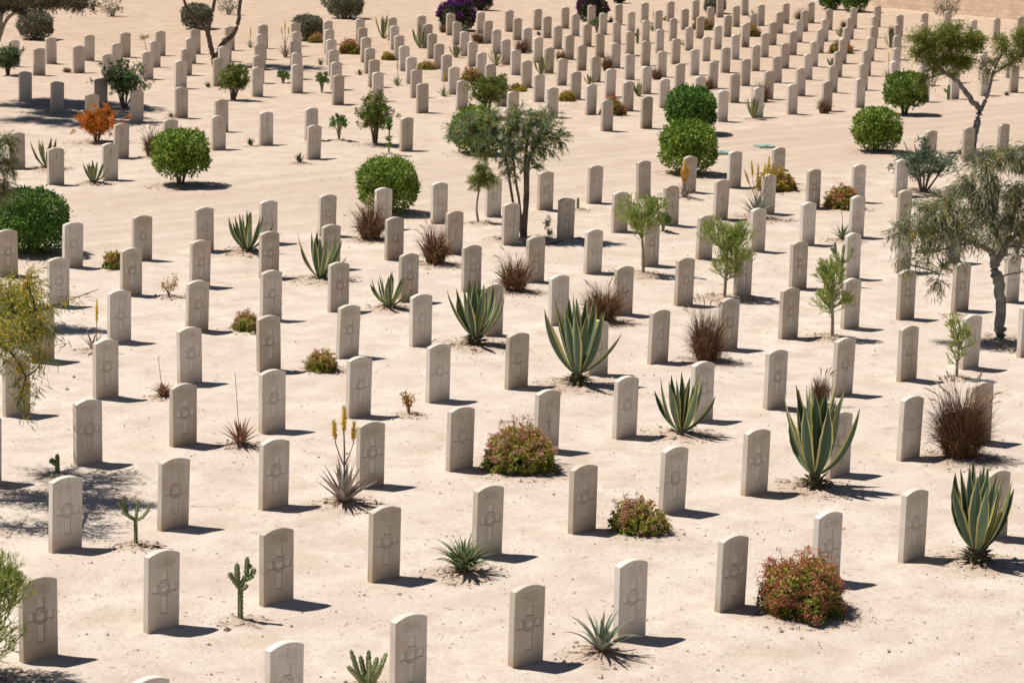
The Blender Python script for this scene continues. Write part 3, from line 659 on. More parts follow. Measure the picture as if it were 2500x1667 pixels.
PLANTS=[
('agave', -4.881, 48.796, 0.74, 0.781, 'yellow-edged agave left of the fifth stone in eighth front row'),
('agave', -3.344, 46.022, 0.799, 0.919, 'wide yellow-edged agave before the fifth stone in seventh front row'),
('agave', -2.031, 43.37, 0.577, 0.626, 'yellow-edged agave left of the sixth stone in sixth front row'),
('agave_b', -0.569, 40.403, 1.011, 0.963, 'big yellow-edged agave before the seventh stone in fifth front row'),
('agave_b', 0.937, 37.587, 1.259, 1.022, 'tallest yellow-edged agave before the eighth stone in fourth front row'),
('agave', 2.255, 34.636, 0.807, 0.756, 'yellow-edged agave before the ninth stone in third front row'),
('agave_b', 3.708, 31.845, 1.281, 0.846, 'tall agave with old leaf base before the ninth stone in second front row'),
('agave_b', 5.136, 28.568, 1.127, 0.739, 'tall narrow agave before the ninth stone in first front row'),
('agave', -10.449, 59.759, 0.663, 0.776, 'yellow-edged agave behind the second stone across the left path'),
('agave', -9.039, 57.386, 0.488, 0.541, 'small yellow-edged agave left of the third stone across the left path'),
('agave', -4.886, 97.467, 0.936, 0.658, 'narrow upright agave left of the twelfth stone in ninth far row'),
('agave', -3.413, 93.761, 0.872, 0.603, 'narrow upright agave left of the twelfth stone in eighth far row'),
('agave', -2.09, 90.312, 0.508, 0.611, 'small agave left of the eleventh stone in seventh far row'),
('agave', -0.709, 87.45, 0.562, 0.507, 'small agave left of the eleventh stone in sixth far row'),
('agave', 0.713, 84.938, 0.629, 0.575, 'small agave left of the eleventh stone in fifth far row'),
('agave', 2.158, 81.768, 0.343, 0.369, 'tiny agave left of the eleventh stone in fourth far row'),
('agave', 3.534, 78.706, 0.445, 0.33, 'tiny agave left of the seventh stone in third far row'),
('agave', 6.434, 73.406, 0.606, 0.475, 'variegated agave before the fourth stone in first far row'),
('agave', 5.123, 78.315, 0.544, 0.556, 'agave spikes behind the sixth stone in second far row'),
('agave', 9.489, 109.833, 0.526, 0.529, 'tiny agave left of the twenty-fourth stone in eighth far row'),
('agave', 12.208, 103.104, 0.396, 0.364, 'tiny agave left of the twenty-third stone in sixth far row'),
('agave', 13.51, 98.33, 0.662, 0.538, 'agave left of the twenty-third stone in fifth far row'),
('agave', 10.469, 90.247, 0.377, 0.349, 'tiny agave left of the nineteenth stone in fourth far row'),
('agave', 16.118, 91.66, 0.412, 0.443, 'small agave behind the sixteenth stone in second far row'),
('aloe_f3', -1.92, 30.595, 0.492, 0.621, 'reddish aloe with three tall yellow flower spikes near the front'),
('aloe_g', -0.458, 27.728, 0.417, 0.602, 'dense green aloe clump left of a stone in the second front row'),
('aloe_s', 0.926, 24.981, 0.428, 0.621, 'grey-green aloe with splayed leaves, nearest the bottom edge'),
('aloe_p', -3.425, 33.447, 0.38, 0.443, 'pinkish aloe with dry bare stalk, larger of the two pink ones'),
('aloe_p', -4.783, 36.324, 0.227, 0.348, 'small reddish-pink aloe with a bare dry stalk, left side'),
('aloe_r1', -6.221, 39.3, 0.336, 0.323, 'brown aloe with one yellow flower spike on the left'),
('aloe_f6', 4.963, 54.701, 0.539, 0.997, 'grey aloe carrying six tall yellow flower spikes, right of centre'),
('aloe_r3', 3.611, 57.169, 0.356, 0.52, 'aloe with orange-yellow spikes before a clipped green bush'),
('aloe_st', 6.369, 51.847, 0.325, 0.609, 'dark green aloe with bare thin stalk, right side'),
('aloe_f1', 11.806, 86.288, 0.417, 0.362, 'aloe with yellow spikes before the fifteenth stone in third far row'),
('aloe_f3', -7.667, 88.866, 0.5, 0.458, 'aloe with yellow spikes left of the eighth stone in eighth far row'),
('aloe_f1', -9.128, 92.042, 0.34, 0.356, 'aloe with yellow spike left of the eighth stone in ninth far row'),
('aloe_d', -6.299, 86.052, 0.291, 0.416, 'small dark aloe left of the seventh stone in seventh far row'),
('aloe_d', -4.886, 83.295, 0.228, 0.349, 'small aloe left of the seventh stone in sixth far row'),
('aloe_f1', -3.586, 80.169, 0.362, 0.492, 'aloe with yellow spike left of the seventh stone in fifth far row'),
('aloe_d', -9.013, 78.524, 0.241, 0.279, 'small aloe left of the third stone in sixth far row'),
('aloe_f1', -2.122, 77.445, 0.338, 0.575, 'aloe with yellow spike left of the seventh stone in fourth far row'),
('aloe_d', -4.968, 61.588, 0.261, 0.3, 'green aloe left of the tenth stone across the left path'),
('aloe_d', -6.402, 64.649, 0.21, 0.189, 'tiny green plant left of the eighth stone across the left path'),
('aloe_d', 0.724, 99.844, 0.224, 0.321, 'tiny aloe left of the sixteenth stone in eighth far row'),
('aloe_d', 3.634, 107.587, 0.31, 0.38, 'tiny aloe left of the twentieth stone in ninth far row'),
('aloe_f1', 5.105, 103.587, 0.398, 0.366, 'aloe with yellow spike left of the twentieth stone in eighth far row'),
('aloe_d', -9.037, 70.314, 0.137, 0.273, 'tiny green tuft left of the third stone in fourth far row'),
('aloe_d', 14.803, 81.736, 0.211, 0.264, 'tiny aloe left of the eleventh stone in first far row'),
('aloe_p', 8.125, 97.249, 0.25, 0.313, 'small pink aloe right of the nineteenth stone in sixth far row'),
('aloe_d', 7.844, 48.71, 0.242, 0.446, 'dark aloe before the fifteenth stone in fifth front row'),
('cactus_a', -4.069, 28.59, 0.536, 0.401, 'branching cactus with four arms in a dug patch, lower left'),
('cactus_b', -2.642, 25.851, 0.651, 0.269, 'upright branching cactus with short thick arms, lower left'),
('cactus_c', -1.253, 23.77, 0.347, 0.393, 'cactus clump cut by the bottom edge of the photo'),
('cactus_d', -5.457, 31.705, 0.238, 0.126, 'small dark cactus in tree shade at the left'),
('cactus_a', 5.75, 46.703, 0.765, 0.428, 'candelabra cactus before the thirteenth stone in fifth front row'),
('cactus_d', 1.293, 55.115, 0.226, 0.09, 'single cactus column left of the eleventh stone in eighth front row'),
('cactus_s', -3.016, 63.571, 0.827, 0.392, 'tall thin segmented succulent left of a stained stone'),
('cactus_g', -4.368, 66.196, 0.602, 0.407, 'bright green cactus shrub across the left path'),
('cactus_g', -7.0, 80.438, 0.337, 0.441, 'pale green cactus left of the fifth stone in sixth far row'),
('cactus_g', -5.648, 77.769, 0.577, 0.527, 'pale green branching cactus left of the fifth stone in fifth far row'),
('cactus_g', 2.935, 102.114, 0.556, 0.459, 'green branching cactus left of the eighteenth stone in eighth far row'),
('cactus_d', 4.272, 97.516, 0.547, 0.22, 'thin cactus left of the seventeenth stone in seventh far row'),
('cactus_d', 5.916, 96.65, 0.217, 0.218, 'thin cactus behind the seventeenth stone in sixth far row'),
('cactus_g', 2.908, 52.277, 0.327, 0.256, 'small leafy cactus before the eleventh stone in seventh front row'),
('cactus_d', 12.769, 80.003, 0.465, 0.207, 'thin dark cactus left of the ninth stone in first far row'),
('pencil', 2.222, 47.277, 1.356, 0.804, 'pencil tree with wide head on a bent thin trunk'),
('pencil', 3.599, 45.073, 1.312, 0.827, 'bushiest pencil tree, leaning, right of centre'),
('pencil', 5.012, 41.665, 1.275, 0.602, 'two-tiered yellow-green pencil tree on the right'),
('pencil', 6.534, 38.817, 0.949, 0.345, 'slim sparse pencil tree at the far right'),
('pencil_e', -4.845, 23.894, 1.084, 0.765, 'green pencil tree leaning in at the bottom left edge'),
('sapling', -0.708, 52.931, 1.275, 0.569, 'feathery sapling with slender curved pale trunk beside the acacia'),
('weed', 0.654, 50.845, 0.444, 0.249, 'thin weedy green plant left of the ninth stone in seventh front row'),
('stick', 7.313, 43.951, 0.417, 0.086, 'bare thin sapling before the fourteenth stone in fourth front row'),
('mound_p', 0.122, 32.503, 0.679, 0.949, 'large pink-flowered mound bush left of a thin-crossed stone'),
('mound_r', 3.017, 26.563, 0.69, 0.943, 'largest red-flowered mound bush at the lower right'),
('mound_p', 1.475, 29.622, 0.417, 0.701, 'medium pink-flowered mound bush between two stones, lower centre'),
('mound_p', -2.755, 38.341, 0.335, 0.505, 'small flowering mound bush left of the fifth stone in fifth front row'),
('mound_p', -4.118, 41.215, 0.337, 0.514, 'small pink-flowered mound bush left of the fourth stone in sixth front row'),
('sprig', -1.362, 35.523, 0.294, 0.223, 'small red-leaved sprig left of the sixth stone in fourth front row'),
('sprig', -5.69, 43.952, 0.365, 0.288, 'small red-leaved sprig left of the third stone in seventh front row'),
('mound_p', -7.009, 46.708, 0.363, 0.367, 'small pink-flowered mound bush left of the third stone in eighth front row'),
('mound_y', 5.708, 58.956, 0.597, 0.919, 'yellow flowering mound bush before the fifteenth stone in eighth front row'),
('mound_r', 6.929, 56.521, 0.537, 0.864, 'red-flowered mound bush left of the fifteenth stone in seventh front row'),
('mound_r', -7.095, 94.949, 0.426, 0.58, 'red flowering bush left of the tenth stone in ninth far row'),
('mound_r', -5.676, 90.887, 0.627, 0.761, 'red flowering bush left of the tenth stone in eighth far row'),
('mound_y', -4.275, 88.604, 0.37, 0.457, 'yellow flowering bush left of the ninth stone in seventh far row'),
('mound_p', -2.896, 85.535, 0.358, 0.607, 'pale pink flowering bush left of the ninth stone in sixth far row'),
('mound_r', -1.412, 82.16, 0.503, 0.716, 'red flowering bush left of the ninth stone in fifth far row'),
('mound_y', 0.026, 79.307, 0.282, 0.563, 'yellow flowering bush left of the ninth stone in fourth far row'),
('mound_y', 1.419, 76.772, 0.409, 0.471, 'yellow flowering bush left of the fifth stone in third far row'),
('mound_r', 2.606, 73.59, 0.595, 0.737, 'red flowering bush left of the fourth stone in second far row'),
('mound_y', 5.93, 109.22, 0.279, 0.316, 'small yellow bush left of the twenty-second stone in ninth far row'),
('mound_r', 7.082, 104.809, 0.587, 0.875, 'red flowering bush left of the twenty-second stone in eighth far row'),
('mound_r', 8.713, 102.112, 0.588, 0.82, 'red flowering bush before the twenty-first stone in seventh far row'),
('mound_r', 11.409, 95.747, 0.568, 0.893, 'dry red bush before the twenty-first stone in fifth far row'),
('orange', -10.102, 64.648, 0.892, 1.069, 'bright orange-leaved bush in the shade at the left'),
('dry', -13.723, 82.149, 0.212, 0.344, 'tiny dry tuft left of the second stone in eighth far row'),
('grass', -2.732, 50.561, 0.848, 0.784, 'brown dry grass tuft before the seventh stone in eighth front row'),
('grass', -1.404, 47.766, 0.82, 0.718, 'brown dry grass tuft before the seventh stone in seventh front row'),
('grass', 0.026, 45.202, 0.719, 0.725, 'brown dry grass tuft left of the eighth stone in sixth front row'),
('grass', 1.452, 42.564, 0.687, 0.803, 'brown dry grass tuft left of the ninth stone in fifth front row'),
('grass', 2.913, 39.628, 0.927, 0.73, 'tall brown grass tuft left of the tenth stone in fourth front row'),
('grass', 4.315, 36.729, 0.476, 0.351, 'small reddish grass tuft left of the eleventh stone in third front row'),
('grass_d', 5.774, 33.701, 1.026, 0.96, 'widest dark brown grass clump, with seed heads, lower right'),
('grass', -8.404, 62.007, 0.747, 0.563, 'dry grass tuft left of the fifth stone across the left path'),
('grass', -1.43, 96.137, 0.555, 0.68, 'brown grass tuft left of the fourteenth stone in eighth far row'),
('grass', 0.104, 92.757, 0.61, 0.657, 'brown grass tuft left of the thirteenth stone in seventh far row'),
('grass', 1.419, 89.573, 0.518, 0.49, 'brown grass tuft left of the thirteenth stone in sixth far row'),
('grass', 2.86, 86.65, 0.711, 0.558, 'brown grass tuft left of the thirteenth stone in fifth far row'),
('grass', 4.328, 84.077, 0.501, 0.488, 'brown grass tuft before the thirteenth stone in fourth far row'),
('grass', 5.774, 81.398, 0.459, 0.368, 'brown grass tuft left of the ninth stone in third far row'),
('grass', 7.068, 78.13, 0.719, 0.656, 'brown grass tuft left of the eighth stone in second far row'),
('grass', 11.527, 110.453, 0.706, 0.816, 'dark grass tuft left of the twenty-sixth stone in eighth far row'),
('grass', 8.586, 75.403, 0.549, 0.536, 'brown grass tuft before the sixth stone in first far row'),
('grass', 12.883, 107.62, 0.413, 0.346, 'small grass tuft left of the twenty-fifth stone in seventh far row'),
('grass', 14.292, 103.696, 0.498, 0.466, 'dark grass tuft left of the twenty-fifth stone in sixth far row'),
('grass', -2.794, 100.462, 0.45, 0.452, 'dry grass tuft left of the fourteenth stone in ninth far row'),
('ball_s', -7.194, 57.559, 1.183, 1.235, 'rounded green bush with bare stems showing, across the left path'),
('ball', -2.573, 54.011, 1.141, 1.249, 'dense rounded green bush behind brown grass, left of centre'),
('ball_k', -8.688, 48.152, 1.205, 1.353, 'big dark green bush at the left edge'),
('ball_k', 4.49, 69.718, 1.219, 1.331, 'dark clipped round bush, rear one of the overlapping pair'),
('ball', 3.907, 61.216, 1.206, 1.272, 'clipped boxy green bush, front one of the overlapping pair'),
('ball', 8.88, 66.374, 1.078, 1.161, 'clipped round green bush right of the path, standing alone'),
('ball_s', 10.86, 75.542, 1.22, 1.196, 'round olive-green bush under the right-hand tree crown'),
('ball', -1.014, 64.024, 1.123, 1.038, 'green bush mostly hidden behind the central acacia'),
('grey', -16.675, 93.4, 1.017, 1.202, 'grey-green round bush at the top left under a tree'),
('grey_t', -15.679, 104.423, 0.734, 0.906, 'sparse grey bush at the top edge, left of the forked trunk'),
('grey', -11.883, 99.881, 0.958, 1.156, 'grey-green bush at the left of the forked trunk'),
('grey_t', -11.491, 107.141, 0.718, 0.895, 'pale sparse grey bush seen between the forked limbs'),
('grey', -7.451, 95.788, 0.92, 1.171, 'grey dome-shaped bush behind the red flowering bushes'),
('grey', -6.85, 106.699, 1.09, 1.337, 'grey-green round bush cut by the top edge, left of centre'),
('grey_t', -8.039, 112.49, 0.592, 0.397, 'little sparse bush at the top edge beside a round bush'),
('purple', -2.317, 101.428, 1.135, 1.369, 'front purple bougainvillea bush at the top centre'),
('purple', -1.633, 112.76, 0.899, 1.013, 'rear purple bougainvillea bush at the top centre'),
('purple', 2.897, 107.826, 0.998, 1.143, 'purple-topped bush right of centre at the top'),
('purple', 4.358, 119.026, 0.645, 0.496, 'small purple bush at the top edge behind a stone'),
('grey', 8.198, 114.107, 0.783, 0.879, 'grey-green bush behind stones at the top right'),
('ball_k', 13.504, 118.174, 1.167, 0.948, 'dark green tree-like bush at the top edge, right'),
('ball_k', 14.46, 117.144, 1.623, 1.24, 'dark broad bush in front of the wall at the top'),
('grey_t', 17.805, 113.34, 1.229, 1.055, 'twiggy grey shrub in front of the block wall'),
('shrub', -10.546, 72.238, 1.318, 1.098, 'dark green shrub with many bare stems, upper left'),
('shrub', -15.27, 80.789, 0.845, 0.678, 'leafy green shrub at the upper left edge'),
('shrub_y', -7.95, 75.309, 1.021, 0.779, 'pale green shrub with bare legs, in front of paired stones'),
('shrub_y', -3.444, 65.563, 1.297, 0.85, 'tall irregular green shrub left of a stained stone'),
('shrub_y', -0.822, 72.013, 1.095, 1.118, 'yellow-green shrub just behind the central acacia'),
('shrub_g', 8.962, 58.936, 1.164, 1.417, 'grey-green oleander with a tall leader at the right'),
('shrub_y', 11.859, 62.757, 0.563, 0.672, 'yellow-green shrub at the right edge'),
('twig', -12.415, 90.293, 0.58, 0.552, 'bare dry shrub between stones at the upper left'),
('tree_c', 0.181, 50.936, 2.63, 2.492, 'central acacia with several thin trunks and yellow blossom'),
('tree_r', 7.685, 41.731, 3.186, 2.466, 'drooping acacia with thick dark leaning trunk at the right'),
('tree_u', 11.246, 66.637, 3.353, 3.13, 'forked tree with clumped olive crown, upper right'),
('tree_l', -6.992, 30.748, 3.05, 2.147, 'yellow-blossomed acacia reaching in from the left edge'),
('tree_m', -8.475, 41.23, 3.326, 1.422, 'feathery grey-green tree at the left edge'),
('tree_t', -14.644, 72.578, 3.494, 3.872, 'wide dark tree overhanging the top left corner'),
('tree_v', -9.61, 85.527, 4.364, 4.135, 'tree with forked bare trunk at the top left'),
]

HATCHES=[(4.96, 65.402, 0.5, 'flat turquoise hatch cover partly hidden by a stone, beside the clipped bush'),(6.186, 66.877, 0.46, 'flat turquoise hatch cover lying left of the rearmost stone of the front plot')]
HOSE=[(0.589, 50.285), (0.798, 50.59), (1.03, 51.126), (1.258, 51.25), (1.422, 50.848)]

# ------------------------------------------------------------------ ground
PX = np.array([[p[1], p[2], p[3], p[4]] for p in PLANTS])
def z_soft(x, y):
    return (vn(x, y, 7.0, 1) * 0.025 + vn(x, y, 1.3, 2) * 0.018 + vn(x, y, 0.45, 3) * 0.013 + vn(x, y, 0.17, 4) * 0.005)
def z_mound(x, y):
    z = np.zeros_like(x); d = np.zeros_like(x)
    for (px, py, ph, pw) in PX:
        r = min(0.45, max(0.16, pw * 0.42))
        if py > 75: continue
        mk = (np.abs(x - px) < 3 * r) & (np.abs(y - py) < 3 * r)
        if not mk.any(): continue
        q = ((x[mk] - px) ** 2 + (y[mk] - py) ** 2) / r ** 2
        z[mk] += 0.045 * np.exp(-q * 0.9); d[mk] = np.maximum(d[mk], np.exp(-(q * 0.42) ** 2))
    return z, d
def gz(x, y):
    x = np.atleast_1d(np.float64(x)); y = np.atleast_1d(np.float64(y)); return float((z_soft(x, y) + z_mound(x, y)[0])[0])

yy = np.concatenate([np.linspace(2, 20, 30)[:-1], np.exp(np.linspace(math.log(20), math.log(150), 820)), np.exp(np.linspace(math.log(152), math.log(1200), 40))])
uu = np.concatenate([np.linspace(-2.0, -0.25, 50)[:-1], np.linspace(-0.24, 0.24, 680), np.linspace(0.25, 2.0, 50)[1:]])
Yg, Ug = np.meshgrid(yy, uu, indexing='ij'); Xg = Ug * Yg
Zg = z_soft(Xg, Yg); zm, dm = z_mound(Xg.ravel(), Yg.ravel()); Zg = Zg + zm.reshape(Xg.shape)
for s in STONES:                                # a little sand banked against every stone
    if s[1] > 60: continue
    iy = np.searchsorted(yy, [s[1] - 0.5, s[1] + 0.5]); iu = np.searchsorted(uu, [(s[0] - 0.7) / s[1], (s[0] + 0.7) / s[1]])
    sl_ = (slice(iy[0], iy[1]), slice(iu[0], iu[1]))
    Zg[sl_] += 0.022 * np.exp(-((Xg[sl_] - s[0]) ** 2 + (Yg[sl_] - s[1]) ** 2) / 0.06) * (1 + .8 * vn(Xg[sl_], Yg[sl_], .12, 51))
gm = MB(); nY, nU = Xg.shape
idx = np.arange(nY * nU).reshape(nY, nU)
gm.add(np.stack([Xg, Yg, Zg], -1), np.stack([idx[:-1, :-1], idx[:-1, 1:], idx[1:, 1:], idx[1:, :-1]], -1).reshape(-1, 4))
go = link(bpy.data.objects.new('ground', gm.mesh('ground', M_ground, True, dm)))
tag(go, kind='structure')

# pale paved strip in front of the far wall, seen at the very top
pm, pnt, pN, pb = base_mat('pale_paving', 0.8, 0.2)
pn = noise(pnt, 3, 4, 0.5, pN.new('ShaderNodeTexCoord').outputs['Object']); pr = ramp(pnt, [(0.3, (0.74, 0.70, 0.65)), (0.7, (0.82, 0.79, 0.75))])
pnt.links.new(pn.outputs[0], pr.inputs[0]); pnt.links.new(pr.outputs[0], pb.inputs['Base Color'])
pv = MB()
a0, a1, a2, a3 = (10.2, 124.9), (14.6, 121.9), (15.6, 125.0), (8.0, 128.6)
zb = 0.075
pv.add([(a0[0], a0[1], 0), (a1[0], a1[1], 0), (a2[0], a2[1], 0), (a3[0], a3[1], 0), (a0[0], a0[1], zb), (a1[0], a1[1], zb), (a2[0], a2[1], zb), (a3[0], a3[1], zb)],
       [(4, 5, 6, 7), (0, 1, 5, 4), (1, 2, 6, 5), (2, 3, 7, 6), (3, 0, 4, 7)])
tag(pv.build('pavement', pm), kind='structure')

# ------------------------------------------------------------------ far wall of sandstone blocks
wm, wnt, wN, wb = base_mat('sandstone_blocks', 0.9, 0.15)
tc = wN.new('ShaderNodeTexCoord'); mp = wN.new('ShaderNodeMapping'); mp.inputs['Rotation'].default_value = (math.radians(90), 0, 0)
wnt.links.new(tc.outputs['Object'], mp.inputs[0])
bt = wN.new('ShaderNodeTexBrick'); wnt.links.new(mp.outputs[0], bt.inputs['Vector'])
bt.inputs['Scale'].default_value = 1.0; bt.inputs['Brick Width'].default_value = 0.5; bt.inputs['Row Height'].default_value = 0.2
bt.inputs['Mortar Size'].default_value = 0.009; bt.inputs['Mortar Smooth'].default_value = 0.4; bt.inputs['Bias'].default_value = 0.0
bt.inputs['Color1'].default_value = (0.78, 0.62, 0.48, 1); bt.inputs['Color2'].default_value = (0.68, 0.52, 0.39, 1); bt.inputs['Mortar'].default_value = (0.50, 0.37, 0.27, 1)
n = noise(wnt, 2.2, 5, 0.6, tc.outputs['Object'])
wr = ramp(wnt, [(0.3, (0.82, 0.78, 0.74)), (0.7, (1.0, 1.0, 1.0))]); wnt.links.new(n.outputs[0], wr.inputs[0])
wnt.links.new(mix_rgb(wnt, bt.outputs[0], wr.outputs[0], 1.0, 'MULTIPLY'), wb.inputs['Base Color'])
wbp = wN.new('ShaderNodeBump'); wbp.inputs['Strength'].default_value = 0.5; wbp.inputs['Distance'].default_value = 0.01; wbp.invert = True
wnt.links.new(bt.outputs['Fac'], wbp.inputs['Height']); wnt.links.new(wbp.outputs[0], wb.inputs['Normal'])
P0, P1 = Vector((16.18, 120.17)), Vector((21.22, 114.13)); dv = (P1 - P0).normalized()
P0 = P0 - dv * 1.6; LW = 22.0
wa = empty('block_wall', (P0.x, P0.y, 0), math.atan2(dv.y, dv.x))
tag(wa, 'long wall of pinkish sandstone blocks along the top right edge', 'wall')
def box(mb, x0, x1, y0, y1, z0, z1):
    mb.add([(x0, y0, z0), (x1, y0, z0), (x1, y1, z0), (x0, y1, z0), (x0, y0, z1), (x1, y0, z1), (x1, y1, z1), (x0, y1, z1)],
           [(0, 1, 5, 4), (1, 2, 6, 5), (2, 3, 7, 6), (3, 0, 4, 7), (4, 5, 6, 7), (0, 3, 2, 1)])
b_ = MB(); box(b_, 0, LW, 0, 0.35, -0.2, 1.9); b_.build('wall_blocks', wm, wa)
b_ = MB(); box(b_, -0.04, LW + 0.04, -0.04, 0.39, 1.902, 2.0); b_.build('coping', wm, wa)

# ------------------------------------------------------------------ headstones
SW, SH, STH, RISE = 0.385, 0.813, 0.080, 0.045
def arch(x): return SH - RISE * (x / (SW / 2)) ** 2
def stone_mesh(var, nx, nz):
    rng = np.random.RandomState(100 + var)
    xs = np.linspace(-SW / 2, SW / 2, nx); ts = np.linspace(0, 1, nz)
    X, T = np.meshgrid(xs, ts, indexing='ij'); A_ = arch(X); Z = -0.12 + T * (A_ + 0.12)
    dep = np.zeros_like(X); eng = np.zeros_like(X)
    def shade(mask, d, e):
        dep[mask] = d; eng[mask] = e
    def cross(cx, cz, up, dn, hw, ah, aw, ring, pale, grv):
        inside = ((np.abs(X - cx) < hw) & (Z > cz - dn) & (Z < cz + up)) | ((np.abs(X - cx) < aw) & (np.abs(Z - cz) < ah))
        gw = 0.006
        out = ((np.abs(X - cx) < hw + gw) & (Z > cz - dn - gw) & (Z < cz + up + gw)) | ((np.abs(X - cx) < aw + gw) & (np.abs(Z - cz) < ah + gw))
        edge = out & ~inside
        shade(edge, 0.007, -0.10 * grv)  # recess shade painted into the groove colour, round the ring as well
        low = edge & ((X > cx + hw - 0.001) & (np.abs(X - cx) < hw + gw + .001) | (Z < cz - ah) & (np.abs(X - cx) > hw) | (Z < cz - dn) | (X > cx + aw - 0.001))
        shade(low, 0.008, -0.42 * grv)  # right and lower sides of the groove get the darkest painted shade
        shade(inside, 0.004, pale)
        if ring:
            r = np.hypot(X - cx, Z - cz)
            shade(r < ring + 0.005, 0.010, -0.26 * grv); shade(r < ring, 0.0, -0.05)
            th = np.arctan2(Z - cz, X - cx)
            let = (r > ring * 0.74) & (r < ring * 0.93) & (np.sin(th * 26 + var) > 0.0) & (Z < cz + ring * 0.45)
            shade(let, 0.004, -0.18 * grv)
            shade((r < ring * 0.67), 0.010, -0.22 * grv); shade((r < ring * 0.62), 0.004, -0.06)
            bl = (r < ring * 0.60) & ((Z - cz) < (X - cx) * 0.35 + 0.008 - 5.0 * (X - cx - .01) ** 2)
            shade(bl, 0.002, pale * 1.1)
    def text(z0, rows, wmax, k):
        for i in range(rows):
            wl = wmax * rng.uniform(0.55, 1.0); zt = z0 - i * 0.027; hh = 0.013 if i != 1 else 0.017
            x = -wl / 2
            while x < wl / 2:
                gw = rng.uniform(0.007, 0.012)
                if rng.rand() > 0.12:
                    mk = (X > x) & (X < x + gw * 0.62) & (Z > zt - hh) & (Z < zt)
                    if rng.rand() > 0.5: mk &= ((X < x + gw * 0.30) | (np.abs(Z - zt + hh * rng.choice([0.2, 0.5, 0.8])) < hh * 0.2))
                    shade(mk, 0.003, -k)
                x += gw
    if var in (0, 1, 2, 3, 4):
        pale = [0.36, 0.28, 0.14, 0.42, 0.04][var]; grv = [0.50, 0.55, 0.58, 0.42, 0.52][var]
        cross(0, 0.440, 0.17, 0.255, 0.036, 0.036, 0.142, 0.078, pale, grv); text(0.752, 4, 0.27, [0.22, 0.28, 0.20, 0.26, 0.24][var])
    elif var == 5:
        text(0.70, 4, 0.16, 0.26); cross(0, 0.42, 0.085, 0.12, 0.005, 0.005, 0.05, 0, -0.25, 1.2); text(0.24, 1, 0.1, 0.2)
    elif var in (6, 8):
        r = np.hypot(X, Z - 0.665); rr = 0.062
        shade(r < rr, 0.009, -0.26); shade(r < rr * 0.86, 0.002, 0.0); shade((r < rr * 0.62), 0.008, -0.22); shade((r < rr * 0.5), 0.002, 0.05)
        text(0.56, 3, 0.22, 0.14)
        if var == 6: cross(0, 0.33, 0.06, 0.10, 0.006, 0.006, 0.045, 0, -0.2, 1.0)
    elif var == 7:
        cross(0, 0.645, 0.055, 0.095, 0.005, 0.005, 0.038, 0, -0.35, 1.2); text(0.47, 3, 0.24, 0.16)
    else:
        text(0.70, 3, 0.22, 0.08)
    ed = (np.minimum(X + SW / 2, SW / 2 - X) < 1e-6) | (A_ - Z < 1e-6)
    dep[ed] = 0.004; eng[ed] = 0.06
    V = np.stack([X, -STH + dep, Z], -1).reshape(-1, 3)
    id_ = np.arange(nx * nz).reshape(nx, nz)
    mb = MB()
    mb.add(V, np.stack([id_[:-1, :-1], id_[1:, :-1], id_[1:, 1:], id_[:-1, 1:]], -1).reshape(-1, 4))
    # rim and back
    loop = np.concatenate([id_[0, :], id_[1:, -1], id_[-1, -2::-1]])
    Lp = V[loop]; k = len(Lp)
    L1 = Lp.copy(); L2 = Lp.copy()
    wx = np.where(np.abs(np.abs(Lp[:, 0]) - SW / 2) < 1e-6, 0.002 * np.sign(Lp[:, 0]), 0)
    L1[:, 1] = -STH + 0.006; L1[:, 0] += wx; L2[:, 1] = -0.002; L2[:, 0] += wx
    L3 = L2.copy(); L3[:, 1] = 0.0; L3[:, 0] -= wx
    R_ = np.concatenate([Lp, L1, L2, L3]); q = np.arange(k - 1)
    for a_ in range(3):
        mb.add(R_, np.stack([a_ * k + q + 1, a_ * k + q, (a_ + 1) * k + q, (a_ + 1) * k + q + 1], -1)) if a_ == 0 else mb.F.append(np.stack([a_ * k + q + 1, a_ * k + q, (a_ + 1) * k + q, (a_ + 1) * k + q + 1], -1) + mb.n - 4 * k)
        if a_: mb.T.append(np.full(k - 1, 0.5)); mb.M.append(np.zeros(k - 1, int))
    mb.add(L3[::-1], [list(range(k))])
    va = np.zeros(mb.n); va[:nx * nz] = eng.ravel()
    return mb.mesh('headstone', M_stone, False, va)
VARM = {}
rs = np.random.RandomState(5)
GS = 'headstones standing in rows across the cemetery'
GF = 'headstones of the far plot'
stone_src = {}
near_st = sorted(STONES, key=lambda s: s[1])
for i, (sx, sy, var, lab) in enumerate(near_st[:300]):
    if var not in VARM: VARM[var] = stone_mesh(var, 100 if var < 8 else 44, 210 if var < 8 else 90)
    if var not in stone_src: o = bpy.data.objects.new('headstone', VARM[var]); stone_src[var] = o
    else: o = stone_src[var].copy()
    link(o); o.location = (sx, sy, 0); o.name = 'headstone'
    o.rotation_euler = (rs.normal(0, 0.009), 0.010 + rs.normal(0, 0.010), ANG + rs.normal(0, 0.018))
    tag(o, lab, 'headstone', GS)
rest = near_st[300:]
